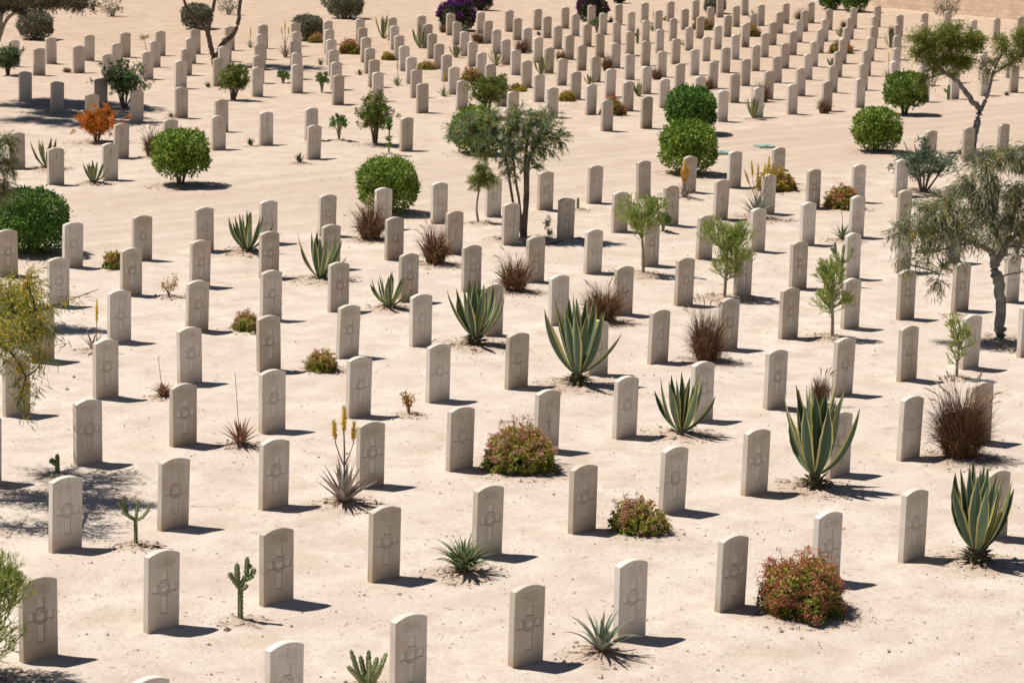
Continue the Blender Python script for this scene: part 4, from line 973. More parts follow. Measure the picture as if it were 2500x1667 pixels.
if rest:
    base = stone_mesh(9, 8, 12); co = np.empty(len(base.vertices) * 3); base.vertices.foreach_get('co', co); co = co.reshape(-1, 3)
    mb = MB(); ca, sa = math.cos(ANG), math.sin(ANG)
    fs = [list(p.vertices) for p in base.polygons]
    for (sx, sy, var, lab) in rest:
        W_ = np.stack([sx + co[:, 0] * ca - co[:, 1] * sa, sy + co[:, 0] * sa + co[:, 1] * ca, co[:, 2]], -1)
        q4 = [f for f in fs if len(f) == 4]; bk = [f for f in fs if len(f) > 4]
        mb.add(W_, q4); n0 = mb.n - len(W_)
        mb.F.append(np.array(bk) + n0); mb.T.append(np.full(len(bk), 0.5)); mb.M.append(np.zeros(len(bk), int))
    me = mb.mesh('distant_headstones', M_stone, False, np.zeros(mb.n))
    o = link(bpy.data.objects.new('distant_headstones', me))
    tag(o, 'farthest tiny headstones at the top right before the wall', 'headstones', kind='stuff')

# ------------------------------------------------------------------ plants
def rosette(mb, rng, n, L, W, tilt, curve, k=9, r0=0.04, z0=0.0, wprof=None, depth=0.25, bands=((-1, -.72), (-.72, 0), (0, .72), (.72, 1)), mats=(1, 0, 0, 1), jit=0.12, tintv=0.25, gold=2.39996, sway=0.0):
    """leaves as channelled strips: tilt[0] is the lean of the outermost leaf from upright, tilt[1] of the innermost; curve bends them over their length"""
    t = np.linspace(0, 1, k)
    if wprof is None: wprof = np.interp(t, [0, .12, .45, .75, .93, 1], [.62, .72, 1, .68, .2, .02])
    cols = sorted(set([b[0] for b in bands] + [b[1] for b in bands])); cols = np.array(cols)
    for i in range(n):
        f = i / max(1, n - 1)                           # 0 outer .. 1 inner
        az = i * gold + rng.normal(0, 0.12)
        a0 = np.interp(f, [0, 1], tilt) + rng.normal(0, jit * 0.6)
        Li = L * (1 - 0.25 * abs(f - 0.55)) * rng.uniform(1 - jit, 1 + jit * 0.5)
        if callable(curve): th = curve(t, f, a0, rng)
        else: th = a0 + curve * (t - 0.35) * (0.4 + a0)
        ds = Li / (k - 1)
        r = r0 * (1 - 0.6 * f) + np.concatenate([[0], np.cumsum(np.sin(th[:-1]) * ds)])
        z = z0 + np.concatenate([[0], np.cumsum(np.cos(th[:-1]) * ds)])
        sw = sway * rng.normal() * t ** 2 * Li
        er = np.array([math.cos(az), math.sin(az), 0]); es = np.array([-math.sin(az), math.cos(az), 0])
        C = er[None] * r[:, None] + es[None] * sw[:, None]; C[:, 2] = np.maximum(z, 0.006)
        nrm = np.stack([-np.cos(th) * er[0], -np.cos(th) * er[1], np.sin(th)], -1)
        wd = W * wprof * rng.uniform(0.85, 1.1)
        rows = C[:, None] + es[None, None] * (wd[:, None] * cols[None] / 2)[..., None] + nrm[:, None] * (wd[:, None] * depth * (cols[None] ** 2))[..., None]
        nc = len(cols); V = rows.reshape(-1, 3); q = np.arange(k - 1)[:, None] * nc + np.arange(nc - 1)[None]
        Fq = np.stack([q, q + 1, q + nc + 1, q + nc], -1)
        tt = np.clip(0.5 + rng.normal(0, tintv), 0, 1)
        for j in range(nc - 1):
            mb.add(V, Fq[:, j], tt if mats[j] == 0 else rng.uniform(0.3, 1), mats[j])
            if j < nc - 2: pass

def make_agave(root, h, w, rng, big=False, far=False):
    mb = MB(); n = 11 if far else (19 if big else 15)
    z0 = 0.11 * h if big else 0.01
    k = 7 if far else 13; t = np.linspace(0, 1, k)
    H = h - z0
    wprof = np.interp(t, [0, .10, .30, .55, .75, .90, 1], [.50, .50, .80, 1, .72, .30, .02])
    cols = np.array([-1, -.76, 0, .76, 1.0]); mats = (1, 0, 0, 1)
    Wd = max(0.08, (0.128 if big else 0.135) * h)
    for i in range(n):
        f = (i / (n - 1)) ** 0.8; az = i * 2.39996 + rng.normal(0, .16)
        Ri = (w / 2) * (1 - f) ** 0.75 * rng.uniform(.80, 1.12) + .02; Hi = H * (0.80 + 0.20 * f ** .5) * rng.uniform(.84, 1.05) * (1 if f > .15 else rng.uniform(.72, 1.0))
        bow = rng.uniform(1.5, 2.6); tipo = rng.uniform(-.06, .16) * (1 - f)
        h_ = .96; r = .03 + Ri * 1.06 * ((1 - (1 - t) ** bow) * .88 + tipo * t ** 3 + .12 * t) ; z = z0 + Hi * t ** (1.0 + .28 * (1 - f))
        er = np.array([math.cos(az), math.sin(az), 0]); es = np.array([-math.sin(az), math.cos(az), 0])
        sw = rng.normal(0, .05) * t ** 2 * Hi
        C = er * r[:, None] + es * sw[:, None]; C[:, 2] = z
        T_ = unit(np.gradient(C, axis=0)); nrm = unit(np.cross(T_, es)); nrm = np.where((nrm @ er)[:, None] > 0, -nrm, nrm)
        tw = rng.normal(0, .35); side = unit(es * math.cos(tw) + nrm * math.sin(tw)); nn = unit(np.cross(side, T_)); nn = np.where(((nn * nrm).sum(1))[:, None] < 0, -nn, nn)
        wd = Wd * wprof * rng.uniform(.85, 1.12)
        rows = C[:, None] + side[:, None] * (wd[:, None] * cols[None] / 2)[..., None] + nn[:, None] * (wd[:, None] * .34 * (np.abs(cols[None]) ** 1.6))[..., None]
        if not far: rows[1::2, [0, -1]] += (side[1::2, None] * np.array([-1, 1])[None, :, None]) * (wd[1::2, None, None] * .035)
        V = rows.reshape(-1, 3); q = np.arange(k - 1)[:, None] * 5 + np.arange(4)[None]; Fq = np.stack([q, q + 1, q + 6, q + 5], -1)
        tt = np.clip(.5 + rng.normal(0, .25), 0, 1); ty = rng.uniform(.2, 1)
        for c_ in range(4): mb.add(V, Fq[:, c_], tt if mats[c_] == 0 else ty, mats[c_])
    mb.build('leaves', [M_agave, M_margin], root)
    if not far:
        m2 = MB()
        rosette(m2, rng, 26 if big else 9, (0.20 if big else 0.16), 0.055, (1.75, 0.9), 0.5, k=4, r0=0.09, z0=0.0 if not big else 0.02, depth=0.2, mats=(0, 0, 0, 0), jit=0.3)
        if big:
            P = np.array([[0, 0, -0.05], [0, 0, 0.04], [0, 0, z0 + 0.06]]); add_tubes(m2, P, np.array([0.11, 0.10, 0.06]), 9, 0.2)
            rosette(m2, rng, 22, 0.15, 0.05, (1.5, 0.9), 0.5, k=4, r0=0.10, z0=0.06, depth=0.2, mats=(0, 0, 0, 0), jit=0.3)
        m2.build('old_leaves', [M_spine], root)

def flower_spike(stalk_parent, rng, path, spike, mat=None, r=0.012, sr=0.026, far=False):
    """bare stalk along path; its top 'spike' metres carry the flowers"""
    P = np.array(path, float); m = MB()
    seg = np.linalg.norm(np.diff(P, axis=0), axis=1).sum()
    add_tubes(m, P, np.linspace(r, r * 0.55, len(P)), 5, 0.4)
    st = m.build('flower_stalk', M_stalk, stalk_parent)
    if spike > 0:
        top = P[-1]; d = unit(P[-1] - P[-2]); k = 9; t = np.linspace(0, 1, k)
        C = top[None] + d[None] * (t[:, None] - 0.75) * spike
        rad = sr * np.interp(t, [0, .15, .5, .85, 1], [.45, .95, 1, .6, .12])
        m = MB(); add_tubes(m, C, rad * 0.62, 7, 0.6)
        nn = 30 if far else 150
        tt = rng.uniform(0, 0.97, nn); az = rng.uniform(0, 6.283, nn); rr = np.interp(tt, t, rad) * 0.5
        B = top[None] + d[None] * ((tt - 0.75) * spike)[:, None] + np.stack([np.cos(az) * rr, np.sin(az) * rr, 0 * az], -1)
        D = np.stack([np.cos(az), np.sin(az), np.interp(tt, [0, .6, 1], [-0.9, -0.2, 1.2])], -1)
        add_cards(m, B, D, sr * 0.85, sr * 0.36, rng, tint=np.clip(tt + rng.normal(0, .15, nn), 0, 1))
        m.build('flower_spike', mat or M_yflower, st)

def make_aloe(root, kind, h, w, rng, hpx_far):
    far = hpx_far
    col = {'f3': 'r', 'g': 'g', 's': 's', 'p': 'p', 'r1': 'r', 'f6': 's', 'r3': 'r', 'st': 'g', 'f1': 'g', 'd': 'd'}[kind]
    rh = h * .95
    mb = MB(); n = {'f3': 27, 'g': 44, 's': 22, 'p': 26, 'f6': 34, 'r1': 12, 'r3': 24, 'st': 24}.get(kind, 16)
    if far: n = min(n, 18)
    lr = math.hypot(rh, w / 2) * 0.98
    def cv(t, f, a0, r_):
        if kind == 'g': return (1.45 * (1 - f) ** .7 + 0.08) * (0.55 + 0.2 * t) + 1.15 * t ** 1.8 * (1 - f * .6)
        if kind == 's': return (1.2 * (1 - f) ** .9 + 0.05) * (0.75 + 0.15 * t) + 0.95 * t ** 2.2 * (1 - f) ** .5
        if kind == 'r1': return (0.75 * (1 - f) + 0.05) + 0.5 * t
        mxt = math.atan2(w / 2, rh * 0.35)
        return (mxt * (1 - f) ** 0.9 + 0.06) * (0.85 + (0.35 * t if kind in 'sp' else 0.12 * t)) + r_.normal(0, .04)
    LW_ = {'f3': 0.082, 's': 0.066, 'g': 0.062, 'p': 0.052, 'f6': 0.070, 'r1': .045, 'st': .05}.get(kind, 0.042)
    LL = {'f3': rh * 1.12, 'g': max(rh * 1.05, w * 0.78), 's': max(rh * 1.15, w * 0.66)}.get(kind, max(rh, w * 0.55))
    t = np.linspace(0, 1, 8)
    wp = np.interp(t, [0, .25, 1], [1.0, 0.92, 0.03])
    rosette(mb, rng, n, LL, LW_, (0, 0), cv, k=8, r0=0.035, z0=0.01, wprof=wp, depth=0.35, bands=((-1, 0), (0, 1)), mats=(0, 0), jit=0.18, tintv=0.3, sway=0.08)
    mb.build('leaves', M_aloe[col], root)
    Hs = h * 2.2
    if kind == 'f3':
        j = [0, rh * 0.3, Hs * 0.55, Hs * 0.78, Hs]
        flower_spike(root, rng, [(0, 0, j[1] * .2), (0, 0, j[2]), (-0.01, 0, j[3]), (-0.01, 0, Hs)], Hs * 0.26, r=0.013, far=far, sr=.034)
        for sgn, q in ((-1, 0.86), (1, 0.85)):
            flower_spike(root, rng, [(0, 0, Hs * .40), (sgn * 0.055, -.02, Hs * .52), (sgn * 0.105, -.02, Hs * .66), (sgn * (0.125 if sgn < 0 else .11), -.02, Hs * q)], Hs * 0.20, r=0.009, far=far, sr=.030)
    elif kind == 'f6':
        for dx, q in ((-0.28, .76), (-0.16, .91), (-0.03, .86), (0.11, .87), (0.19, 1.0), (0.28, .90)):
            flower_spike(root, rng, [(0.02, 0, rh * .3), (dx * 0.2, 0, rh * .8), (dx * 0.75, 0, Hs * .6), (dx, 0, Hs * q)], 0.30, far=far, r=0.009, sr=.028)
    elif kind == 'r3':
        for dx, q in ((-0.02, 1.95), (-0.07, 1.5), (0.05, 1.6)):
            flower_spike(root, rng, [(dx * .3, 0, 0.05), (dx * .4, 0, h * .8), (dx, 0, h * q)], 0.30, M_oflower, r=0.009, far=far, sr=.034)
    elif kind == 'r1': flower_spike(root, rng, [(0.05, 0, 0.0), (0.06, 0, h * .8), (0.065, 0, h * 2.0)], 0.34, r=0.008, far=far, sr=.024)
    elif kind == 'p': flower_spike(root, rng, [(0, 0, 0.05), (-0.03, 0, h * .9), (-0.07, 0, h * 2.45)], 0, r=0.006)
    elif kind == 'st':
        flower_spike(root, rng, [(0, 0, 0.05), (-0.02, 0, h * 1.2), (-0.05, 0, h * 1.9), (-0.07, 0, h * 2.3)], 0, r=0.007)
        flower_spike(root, rng, [(-0.05, 0, h * 1.8), (0.01, 0, h * 2.05), (0.03, 0, h * 2.4)], 0, r=0.005)
    elif kind == 'f1': flower_spike(root, rng, [(0, 0, 0.02), (0.01, 0, h * .9), (0.0, 0, h * 1.9)], 0.32, r=0.009, far=far, sr=.03)
    if not far and kind in ('f3', 's', 'g', 'p'):
        m = MB(); rosette(m, rng, 14, lr * 0.45, 0.03, (1.5, 1.2), 0.5, k=5, r0=0.03, z0=0.0, depth=0.2, bands=((-1, 0), (0, 1)), mats=(0, 0), jit=0.35, sway=.15)
        m.build('dead_leaves', M_dry, root)

def cactus_arm(mb, rng, path, r, k=22, tint=0.5):
    P = np.array(path, float); s = np.linspace(0, len(P) - 1, k); i = np.minimum(s.astype(int), len(P) - 2); f = (s - i)[:, None]
    f = f * f * (3 - 2 * f) * 0.5 + f * 0.5
    C = P[i] * (1 - f) + P[i + 1] * f
    t = np.linspace(0, 1, k); rad = r * (1 + 0.16 * np.sin(np.arange(k) * math.pi * 0.9)) * np.interp(t, [0, .06, .8, .95, 1], [.8, 1, 1, .7, .2])
    T = np.full(1, tint)
    add_tubes(mb, C, rad, 12, tint, lobes=4, lobe=0.38)
    # pale spiny ridge tips
    _, A, B = frames(C[None]); nn = k * 4
    ii = np.repeat(np.arange(k), 4); a = np.tile(np.arange(4) * math.pi / 2, k)
    N = A[0][ii] * np.cos(a)[:, None] + B[0][ii] * np.sin(a)[:, None]
    add_cards(mb, C[ii] + N * (rad[ii] * 1.25)[:, None], N + rng.normal(0, .3, (nn, 3)), r * 0.45, r * 0.22, rng, tint=1.0)

def make_cactus(root, kind, h, w, rng):
    if kind == 'a':
        r = max(0.013, h * 0.028); j = h * 0.52
        m = MB(); cactus_arm(m, rng, [(0, 0, -.03), (0.0, 0, j * .5), (-0.005, 0, j)], r * 1.05, 20, .45); m.build('stem', M_cactus, root)
        for pth in ([(0, 0, j * .96), (-w * .22, 0, j * 1.15), (-w * .30, .02, h * .80), (-w * .33, .02, h * .98)], [(-w * .2, 0, j * 1.15), (-w * .36, 0, h * .76), (-w * .5, -.01, h * .86)],
                    [(0, 0, j * .98), (w * .03, .03, h * .75), (w * .05, .03, h * .92)], [(0, 0, j * .95), (w * .2, -.02, j * 1.12), (w * .36, -.02, h * .74), (w * .38, -.02, h * .88)],
                    [(-w * .1, 0, j * 1.05), (-w * .28, -.05, h * .66), (-w * .38, -.05, h * .69)]):
            m = MB(); cactus_arm(m, rng, pth, r * rng.uniform(.85, 1.1), 16, rng.uniform(.3, .7)); m.build('arm', M_cactus, root)
    elif kind == 'b':
        r = max(0.017, h * 0.034)
        m = MB(); cactus_arm(m, rng, [(0, 0, -.03), (0, 0, h * .3), (0.0, 0, h * .6)], r * .9, 24, .45); m.build('stem', M_cactus, root)
        for pth in ([(0, 0, h * .5), (-w * .12, .02, h * .66), (-w * .14, .02, h * .88)], [(0, 0, h * .52), (w * .22, 0, h * .7), (w * .24, 0, h * .85), (w * .25, 0, h * .99)],
                    [(-w * .05, 0, h * .5), (-w * .32, 0, h * .66), (-w * .42, 0, h * .74)], [(w * .15, 0, h * .62), (w * .44, -.02, h * .70), (w * .52, -.02, h * .82)],
                    [(0, 0, h * .46), (w * .18, -.04, h * .52), (w * .28, -.04, h * .57)], [(w * .22, 0, h * .8), (w * .42, 0, h * .86)]):
            m = MB(); cactus_arm(m, rng, pth, r * rng.uniform(.75, 1.0), 12, rng.uniform(.3, .8)); m.build('arm', M_cactus, root)
    elif kind == 'c':
        r = h * 0.05
        for dx, dy, q in ((-.42, .05, 1.0), (-.48, -.1, .62), (0.0, .1, .98), (.04, -.12, .80), (.42, .05, .94), (.30, -.1, .70), (.2, .2, .75), (-.2, .15, .8)):
            m = MB(); cactus_arm(m, rng, [(0, 0, -.03), (dx * w * .55, dy * w, h * .35), (dx * w, dy * w * 1.3, h * q)], r, 18, rng.uniform(.3, .8)); m.build('arm', M_cactus, root)
    elif kind == 'd':
        m = MB(); cactus_arm(m, rng, [(0, 0, -.03), (0, 0, h * .5), (0, 0, h)], max(0.02, min(.045, h * .07)), 18, .3); m.build('stem', M_cactus, root)
        if w > 0.1:
            m = MB(); cactus_arm(m, rng, [(0, 0, h * .45), (-w * .45, 0, h * .6), (-w * .7, 0, h * .72)], 0.026, 10, .4); m.build('arm', M_cactus, root)
    elif kind == 's':
        m = MB(); add_tubes(m, np.array([[0, 0, -.03], [0.005, 0, h * .5], [0, 0, h * .96]]), np.array([.022, .02, .014]), 7, .7); m.build('stem', M_cactusp, root)
        m = MB()
        for z in np.concatenate([np.linspace(h * .66, h, 16), [h * .18, h * .24, h * .34, h * .40, h*.44]]):
            az = rng.uniform(0, 6.28, 7)
            add_cards(m, np.repeat([[0, 0, z]], 7, 0) + rng.normal(0, .01, (7, 3)), np.stack([np.cos(az), np.sin(az), rng.uniform(.2, 1.2, 7)], -1), .11, .05, rng, tint=rng.uniform(.1, .8, 7))
        m.build('leaves', M_cactusp, root)
    else:   # green shrubby succulent: thick forking stems tipped with fleshy leaves
        m = MB(); tips = []
        for i in range(7):
            az = i * 2.4; q = rng.uniform(.3, 1)
            e = np.array([math.cos(az) * w * .42 * q, math.sin(az) * w * .3 * q, h * rng.uniform(.7, .93)])
            mid = np.array([e[0] * .35, e[1] * .35, h * .38]); add_tubes(m, np.array([[0, 0, -.02], mid, (mid + e) / 2 + rng.normal(0, .01, 3), e]), np.array([.022, .018, .014, .010]), 6, .3)
            tips.append(e)
            for _ in range(3): tips.append(mid * .4 + e * .6 + rng.normal(0, 1, 3) * np.array([w * .14, w * .14, h * .08]))
        m.build('stems', M_barkp, root)
        m = MB(); tips = np.array(tips); n = 26
        C = np.repeat(tips, n, 0) + rng.normal(0, .022, (len(tips) * n, 3)); D = rng.normal(0, 1, C.shape); D[:, 2] = np.abs(D[:, 2]) + .7
        add_cards(m, C, D, rng.uniform(.06, .10, len(C)), .032, rng, tint=rng.uniform(0, 1, len(C)))
        m.build('leaves', M_cactusp, root)

def dome_points(rng, n, w, h, low=0.0, p=2.4, inner=0.0, lump=0.10, seed=0):
    """points on a lumpy super-ellipsoid of width w and height h standing on the ground"""
    d = unit(rng.normal(size=(n, 3))); d[:, 2] = np.where(d[:, 2] < low, -d[:, 2] * rng.uniform(0, 1, n), d[:, 2])
    s = (np.abs(d[:, 0]) ** p + np.abs(d[:, 1]) ** p + np.abs(d[:, 2]) ** p) ** (-1 / p)
    az = np.arctan2(d[:, 1], d[:, 0]); lm = 1 + lump * vn(az * 2.2, d[:, 2] * 3, 1.0, 20 + seed % 30) + lump * .6 * vn(az * 5, d[:, 2] * 7, 1.0, 60 + seed % 30)
    rad = s * lm * np.where(rng.rand(n) < inner, rng.uniform(.45, .95, n), rng.uniform(.93, 1.02, n))
    P = d * rad[:, None] * np.array([w / 2, w / 2, 1]); return P, d

def make_ball(root, w, h, rng, mat, kind, pxm):
    """clipped bush: foliage shell over an inner mass, bare stems below"""
    leafL = 0.062 if pxm > 50 else 0.085
    zc = 0.48 * h; hh = h - zc
    n = int(np.clip(2.9 * math.pi * w * h / (leafL * leafL * 0.5) * 2.3, 3000, 24000))
    if kind == 't': n //= 8
    h *= .94; w *= .97; zc = .48 * h; hh = h - zc
    d = unit(rng.normal(size=(n, 3))); p = 2.7
    s = (np.abs(d[:, 0]) ** p + np.abs(d[:, 1]) ** p + np.abs(d[:, 2]) ** p) ** (-1 / p)
    az = np.arctan2(d[:, 1], d[:, 0]); sd_ = int(rng.randint(30))
    lm = 1 + .11 * vn(az * 1.6, d[:, 2] * 2.4, 1.0, 20 + sd_) + .06 * vn(az * 6, d[:, 2] * 8, 1.0, 60 + sd_)
    ins = rng.rand(n)
    rad = s * lm * np.where(ins < .5, rng.uniform(.30, .95, n), 1 - .10 * rng.rand(n) ** 1.3 + .10 * rng.rand(n) ** 2 * (rng.rand(n) < .22))
    P = d * rad[:, None]; P[:, 0] *= w / 2 * .97; P[:, 1] *= w / 2 * .97
    lowcut = {'s': .70, 'n': .90, 't': .7}[kind]
    P[:, 2] = np.where(P[:, 2] > 0, P[:, 2] * hh, P[:, 2] * zc * lowcut) + zc
    if kind != 'n' or True:
        keep = ~((P[:, 2] < h * (.34 if kind == 's' else .26) * (1 + .5 * vn(P[:, 0] + 4, P[:, 1], .25, 41))) & (rng.rand(n) < (.88 if kind == 's' else .55))); P = P[keep]; d = d[keep]; n = len(P)
    gap = vn(np.arctan2(d[:, 1], d[:, 0]) * 3.1, d[:, 2] * 5, 1.0, 90 + sd_); keep = ~((gap > .5) & (rng.rand(n) < .6)); P = P[keep]; d = d[keep]; n = len(P)
    D = d * .7 + rng.normal(0, .8, (n, 3)); D[:, 2] += .35
    cl = vn(P[:, 0] + 9, P[:, 2] + P[:, 1], .12, 7)
    tint = np.clip(.46 + .30 * cl + rng.normal(0, .30, n), 0, 1)
    m = MB(); add_cards(m, P, D, leafL * rng.uniform(.7, 1.25, n), leafL * .52, rng, tint=tint, wpos=.55, N=d * 1.3 + rng.normal(0, .55, (n, 3)) + np.array([0, 0, .3]))
    m.build('crown', mat, root)
    m = MB(); k = 9 if kind != 'n' else 6
    for i in range(k):
        a = i * 2.4; e = np.array([math.cos(a) * w * .30, math.sin(a) * w * .30, h * rng.uniform(.45, .7)])
        add_tubes(m, np.array([[math.cos(a) * .04, math.sin(a) * .04, -.05], e * np.array([.35, .35, .45]), e]), np.array([.026, .018, .008]), 6, .5)
    m.build('trunk', M_bark if mat not in (M_grey, M_greyt) else M_barkp, root)

def make_mound(root, kind, w, h, rng, pxm, red=False):
    """succulent mound: leaf rosettes under flat flower heads"""
    h *= .80; w *= .93
    lm = M_succy if kind == 'y' else M_succ; fm = M_redf if kind == 'r' else M_pinkf
    near = pxm > 60
    dens = 900 if near else 520
    sd0 = int(rng.randint(99))
    nr = int(np.clip(dens * (w * h) / .3, 60, 1900))
    P, d = dome_points(rng, nr, w * .92, h * .88, lump=.20, inner=.5, seed=sd0, p=2.1); P[:, 2] *= h * .84
    per = 9; n = nr * per; C = np.repeat(P, per, 0) + rng.normal(0, .008, (n, 3)); N = np.repeat(d, per, 0)
    a = rng.uniform(0, 6.283, n); up = unit(N + np.array([0, 0, .8])); A = unit(np.cross(up, rng.normal(size=(n, 3)))); D = A + up * rng.uniform(.1, .9, n)[:, None]
    hgt = C[:, 2] / max(h, .01)
    tone_var = np.repeat(vn(P[:, 0] + 3, P[:, 1] + P[:, 2], .11, 12), per)  # leaf tone varies in random patches
    tint = np.clip((.22 if kind == 'r' else .27) + .42 * hgt + .20 * tone_var + rng.normal(0, .17, n), 0, 1)
    m = MB(); L = .038 if near else .055
    add_cards(m, C, D, L * rng.uniform(.7, 1.2, n), L * .55, rng, tint=tint, wpos=.62); m.build('leaves', lm, root)
    # flower heads on short stalks, mostly on top
    nf = int(nr * {'r': .62, 'p': .30, 'y': .10}[kind]); Pf, df = dome_points(rng, nf, w, h, lump=.20, seed=sd0, p=2.1)
    Pf[:, 2] *= h; keep = ((df[:, 2] > .22) | (rng.rand(nf) < (.5 if kind == 'r' else .2))) & ((vn(Pf[:, 0] + 7, Pf[:, 1] + Pf[:, 2] * 1.3, .10, 71) > -.12) | (rng.rand(nf) < .2)); Pf = Pf[keep]; df = df[keep]; nf = len(Pf)
    m = MB(); stP = np.stack([Pf * .55, Pf * .85, Pf], 1); add_tubes(m, stP, np.tile([.0035, .003, .0025], (nf, 1)), 3, .5, 1, cap=False)
    per = 20 if near else 12; n = nf * per; C = np.repeat(Pf, per, 0) + rng.normal(0, 1, (n, 3)) * np.array([.019, .019, .010]); D = rng.normal(0, 1, (n, 3)); D[:, 2] += .6
    add_cards(m, C, D, .017 if near else .026, .015 if near else .022, rng, tint=rng.uniform(0, 1, n), wpos=.6); m.build('blossom', [fm, M_dry], root)

def make_sprig(root, w, h, rng):
    m = MB(); T = []
    for i in range(6):
        e = np.array([rng.uniform(-.45, .45) * w, rng.uniform(-.3, .3) * w, h * rng.uniform(.45, .97)])
        add_tubes(m, np.array([[0, 0, -.02], e * np.array([.3, .3, .5]) + rng.normal(0, .01, 3), e]), np.array([.009, .007, .004]), 5, .3); T += [e * q for q in (.55, .75, 1)]
    m.build('stems', M_dry, root); T = np.array(T); per = 13; n = len(T) * per
    C = np.repeat(T, per, 0) + rng.normal(0, .022, (n, 3)); C[:, 2] = np.maximum(C[:, 2], .01); D = rng.normal(0, 1, (n, 3)); D[:, 2] += .5
    m = MB(); add_cards(m, C, D, .034, .022, rng, tint=rng.uniform(.35, 1, n), wpos=.6); m.build('leaves', M_succ, root)

def make_grass(root, w, h, rng, pxm, dark=False, heads=0):
    w *= .76; h *= .95
    n = int(np.clip(1700 * (w / .5) * (1.0 if pxm > 60 else .4) * (1.25 if dark else 1), 120, 3600)); k = 6
    t = np.linspace(0, 1, k)[None]
    az = rng.uniform(0, 6.283, n); rb = w * .22 * np.sqrt(rng.rand(n)); sp = rng.beta(1.2, 1.7, n)
    L = h * rng.uniform(.42, 1.12, n) * (1 - .25 * sp); th0 = sp * .75; th1 = th0 + rng.uniform(.05, .9, n) + sp * .5
    low = rng.rand(n) < .34; th1[low] += 1.5; L[low] *= .75
    th = th0[:, None] + (th1 - th0)[:, None] * t ** 1.3; ds = (L / (k - 1))[:, None]
    r = rb[:, None] + np.concatenate([np.zeros((n, 1)), np.cumsum(np.sin(th[:, :-1]) * ds, 1)], 1) * (w / 2 / (h * .62))
    z = np.concatenate([np.zeros((n, 1)), np.cumsum(np.cos(th[:, :-1]) * ds, 1)], 1)
    a2 = az[:, None] + rng.normal(0, .55, n)[:, None] * t
    ox = rng.normal(0, .05, (n, 1)) * w; oy = rng.normal(0, .05, (n, 1)) * w; lx = rng.normal(0, .12, (n, 1)) * w * t ** 1.5; ly = rng.normal(0, .12, (n, 1)) * w * t ** 1.5
    P = np.stack([r * np.cos(a2) + ox + lx, r * np.sin(a2) + oy + ly, np.maximum(z * (1 - .35 * (lx ** 2 + ly ** 2) ** .5 / w), .008)], -1)
    W = (.0075 if pxm > 60 else .013) * rng.uniform(.6, 1.2, n)[:, None] * np.interp(t, [0, .6, 1], [1, .8, .15])
    tint = np.clip(rng.beta(1.6, 2.4, n) + .12 * (sp > .6), 0, 1) * (.62 if dark else 1)
    m = MB(); sd_ = rng.normal(size=(n, 1, 3)); add_blades(m, P, W, tint, side=np.repeat(sd_, k, 1))
    if heads:
        for i in range(heads):
            az = rng.uniform(0, 6.283); Lh = h * rng.uniform(1.0, 1.22); q = rng.uniform(.35, 1.1); tt = np.linspace(0, 1, 8)
            C = np.stack([math.cos(az) * w * .62 * q * tt ** 1.7, math.sin(az) * w * .4 * q * tt ** 1.7, Lh * (tt - .28 * q * tt ** 3)], -1)
            add_tubes(m, C, np.full(8, .0022), 3, .9, cap=False)
            d = unit(C[-1] - C[-2]) * .12; H = np.stack([C[-1] - d * .1, C[-1] + d * .3, C[-1] + d * .7 + [0, 0, -.008], C[-1] + d + [0, 0, -.02]])
            add_tubes(m, H, np.array([.004, .009, .008, .002]), 5, rng.uniform(0, 1), 1)
    m.build('blades', [M_grass, M_seed], root)

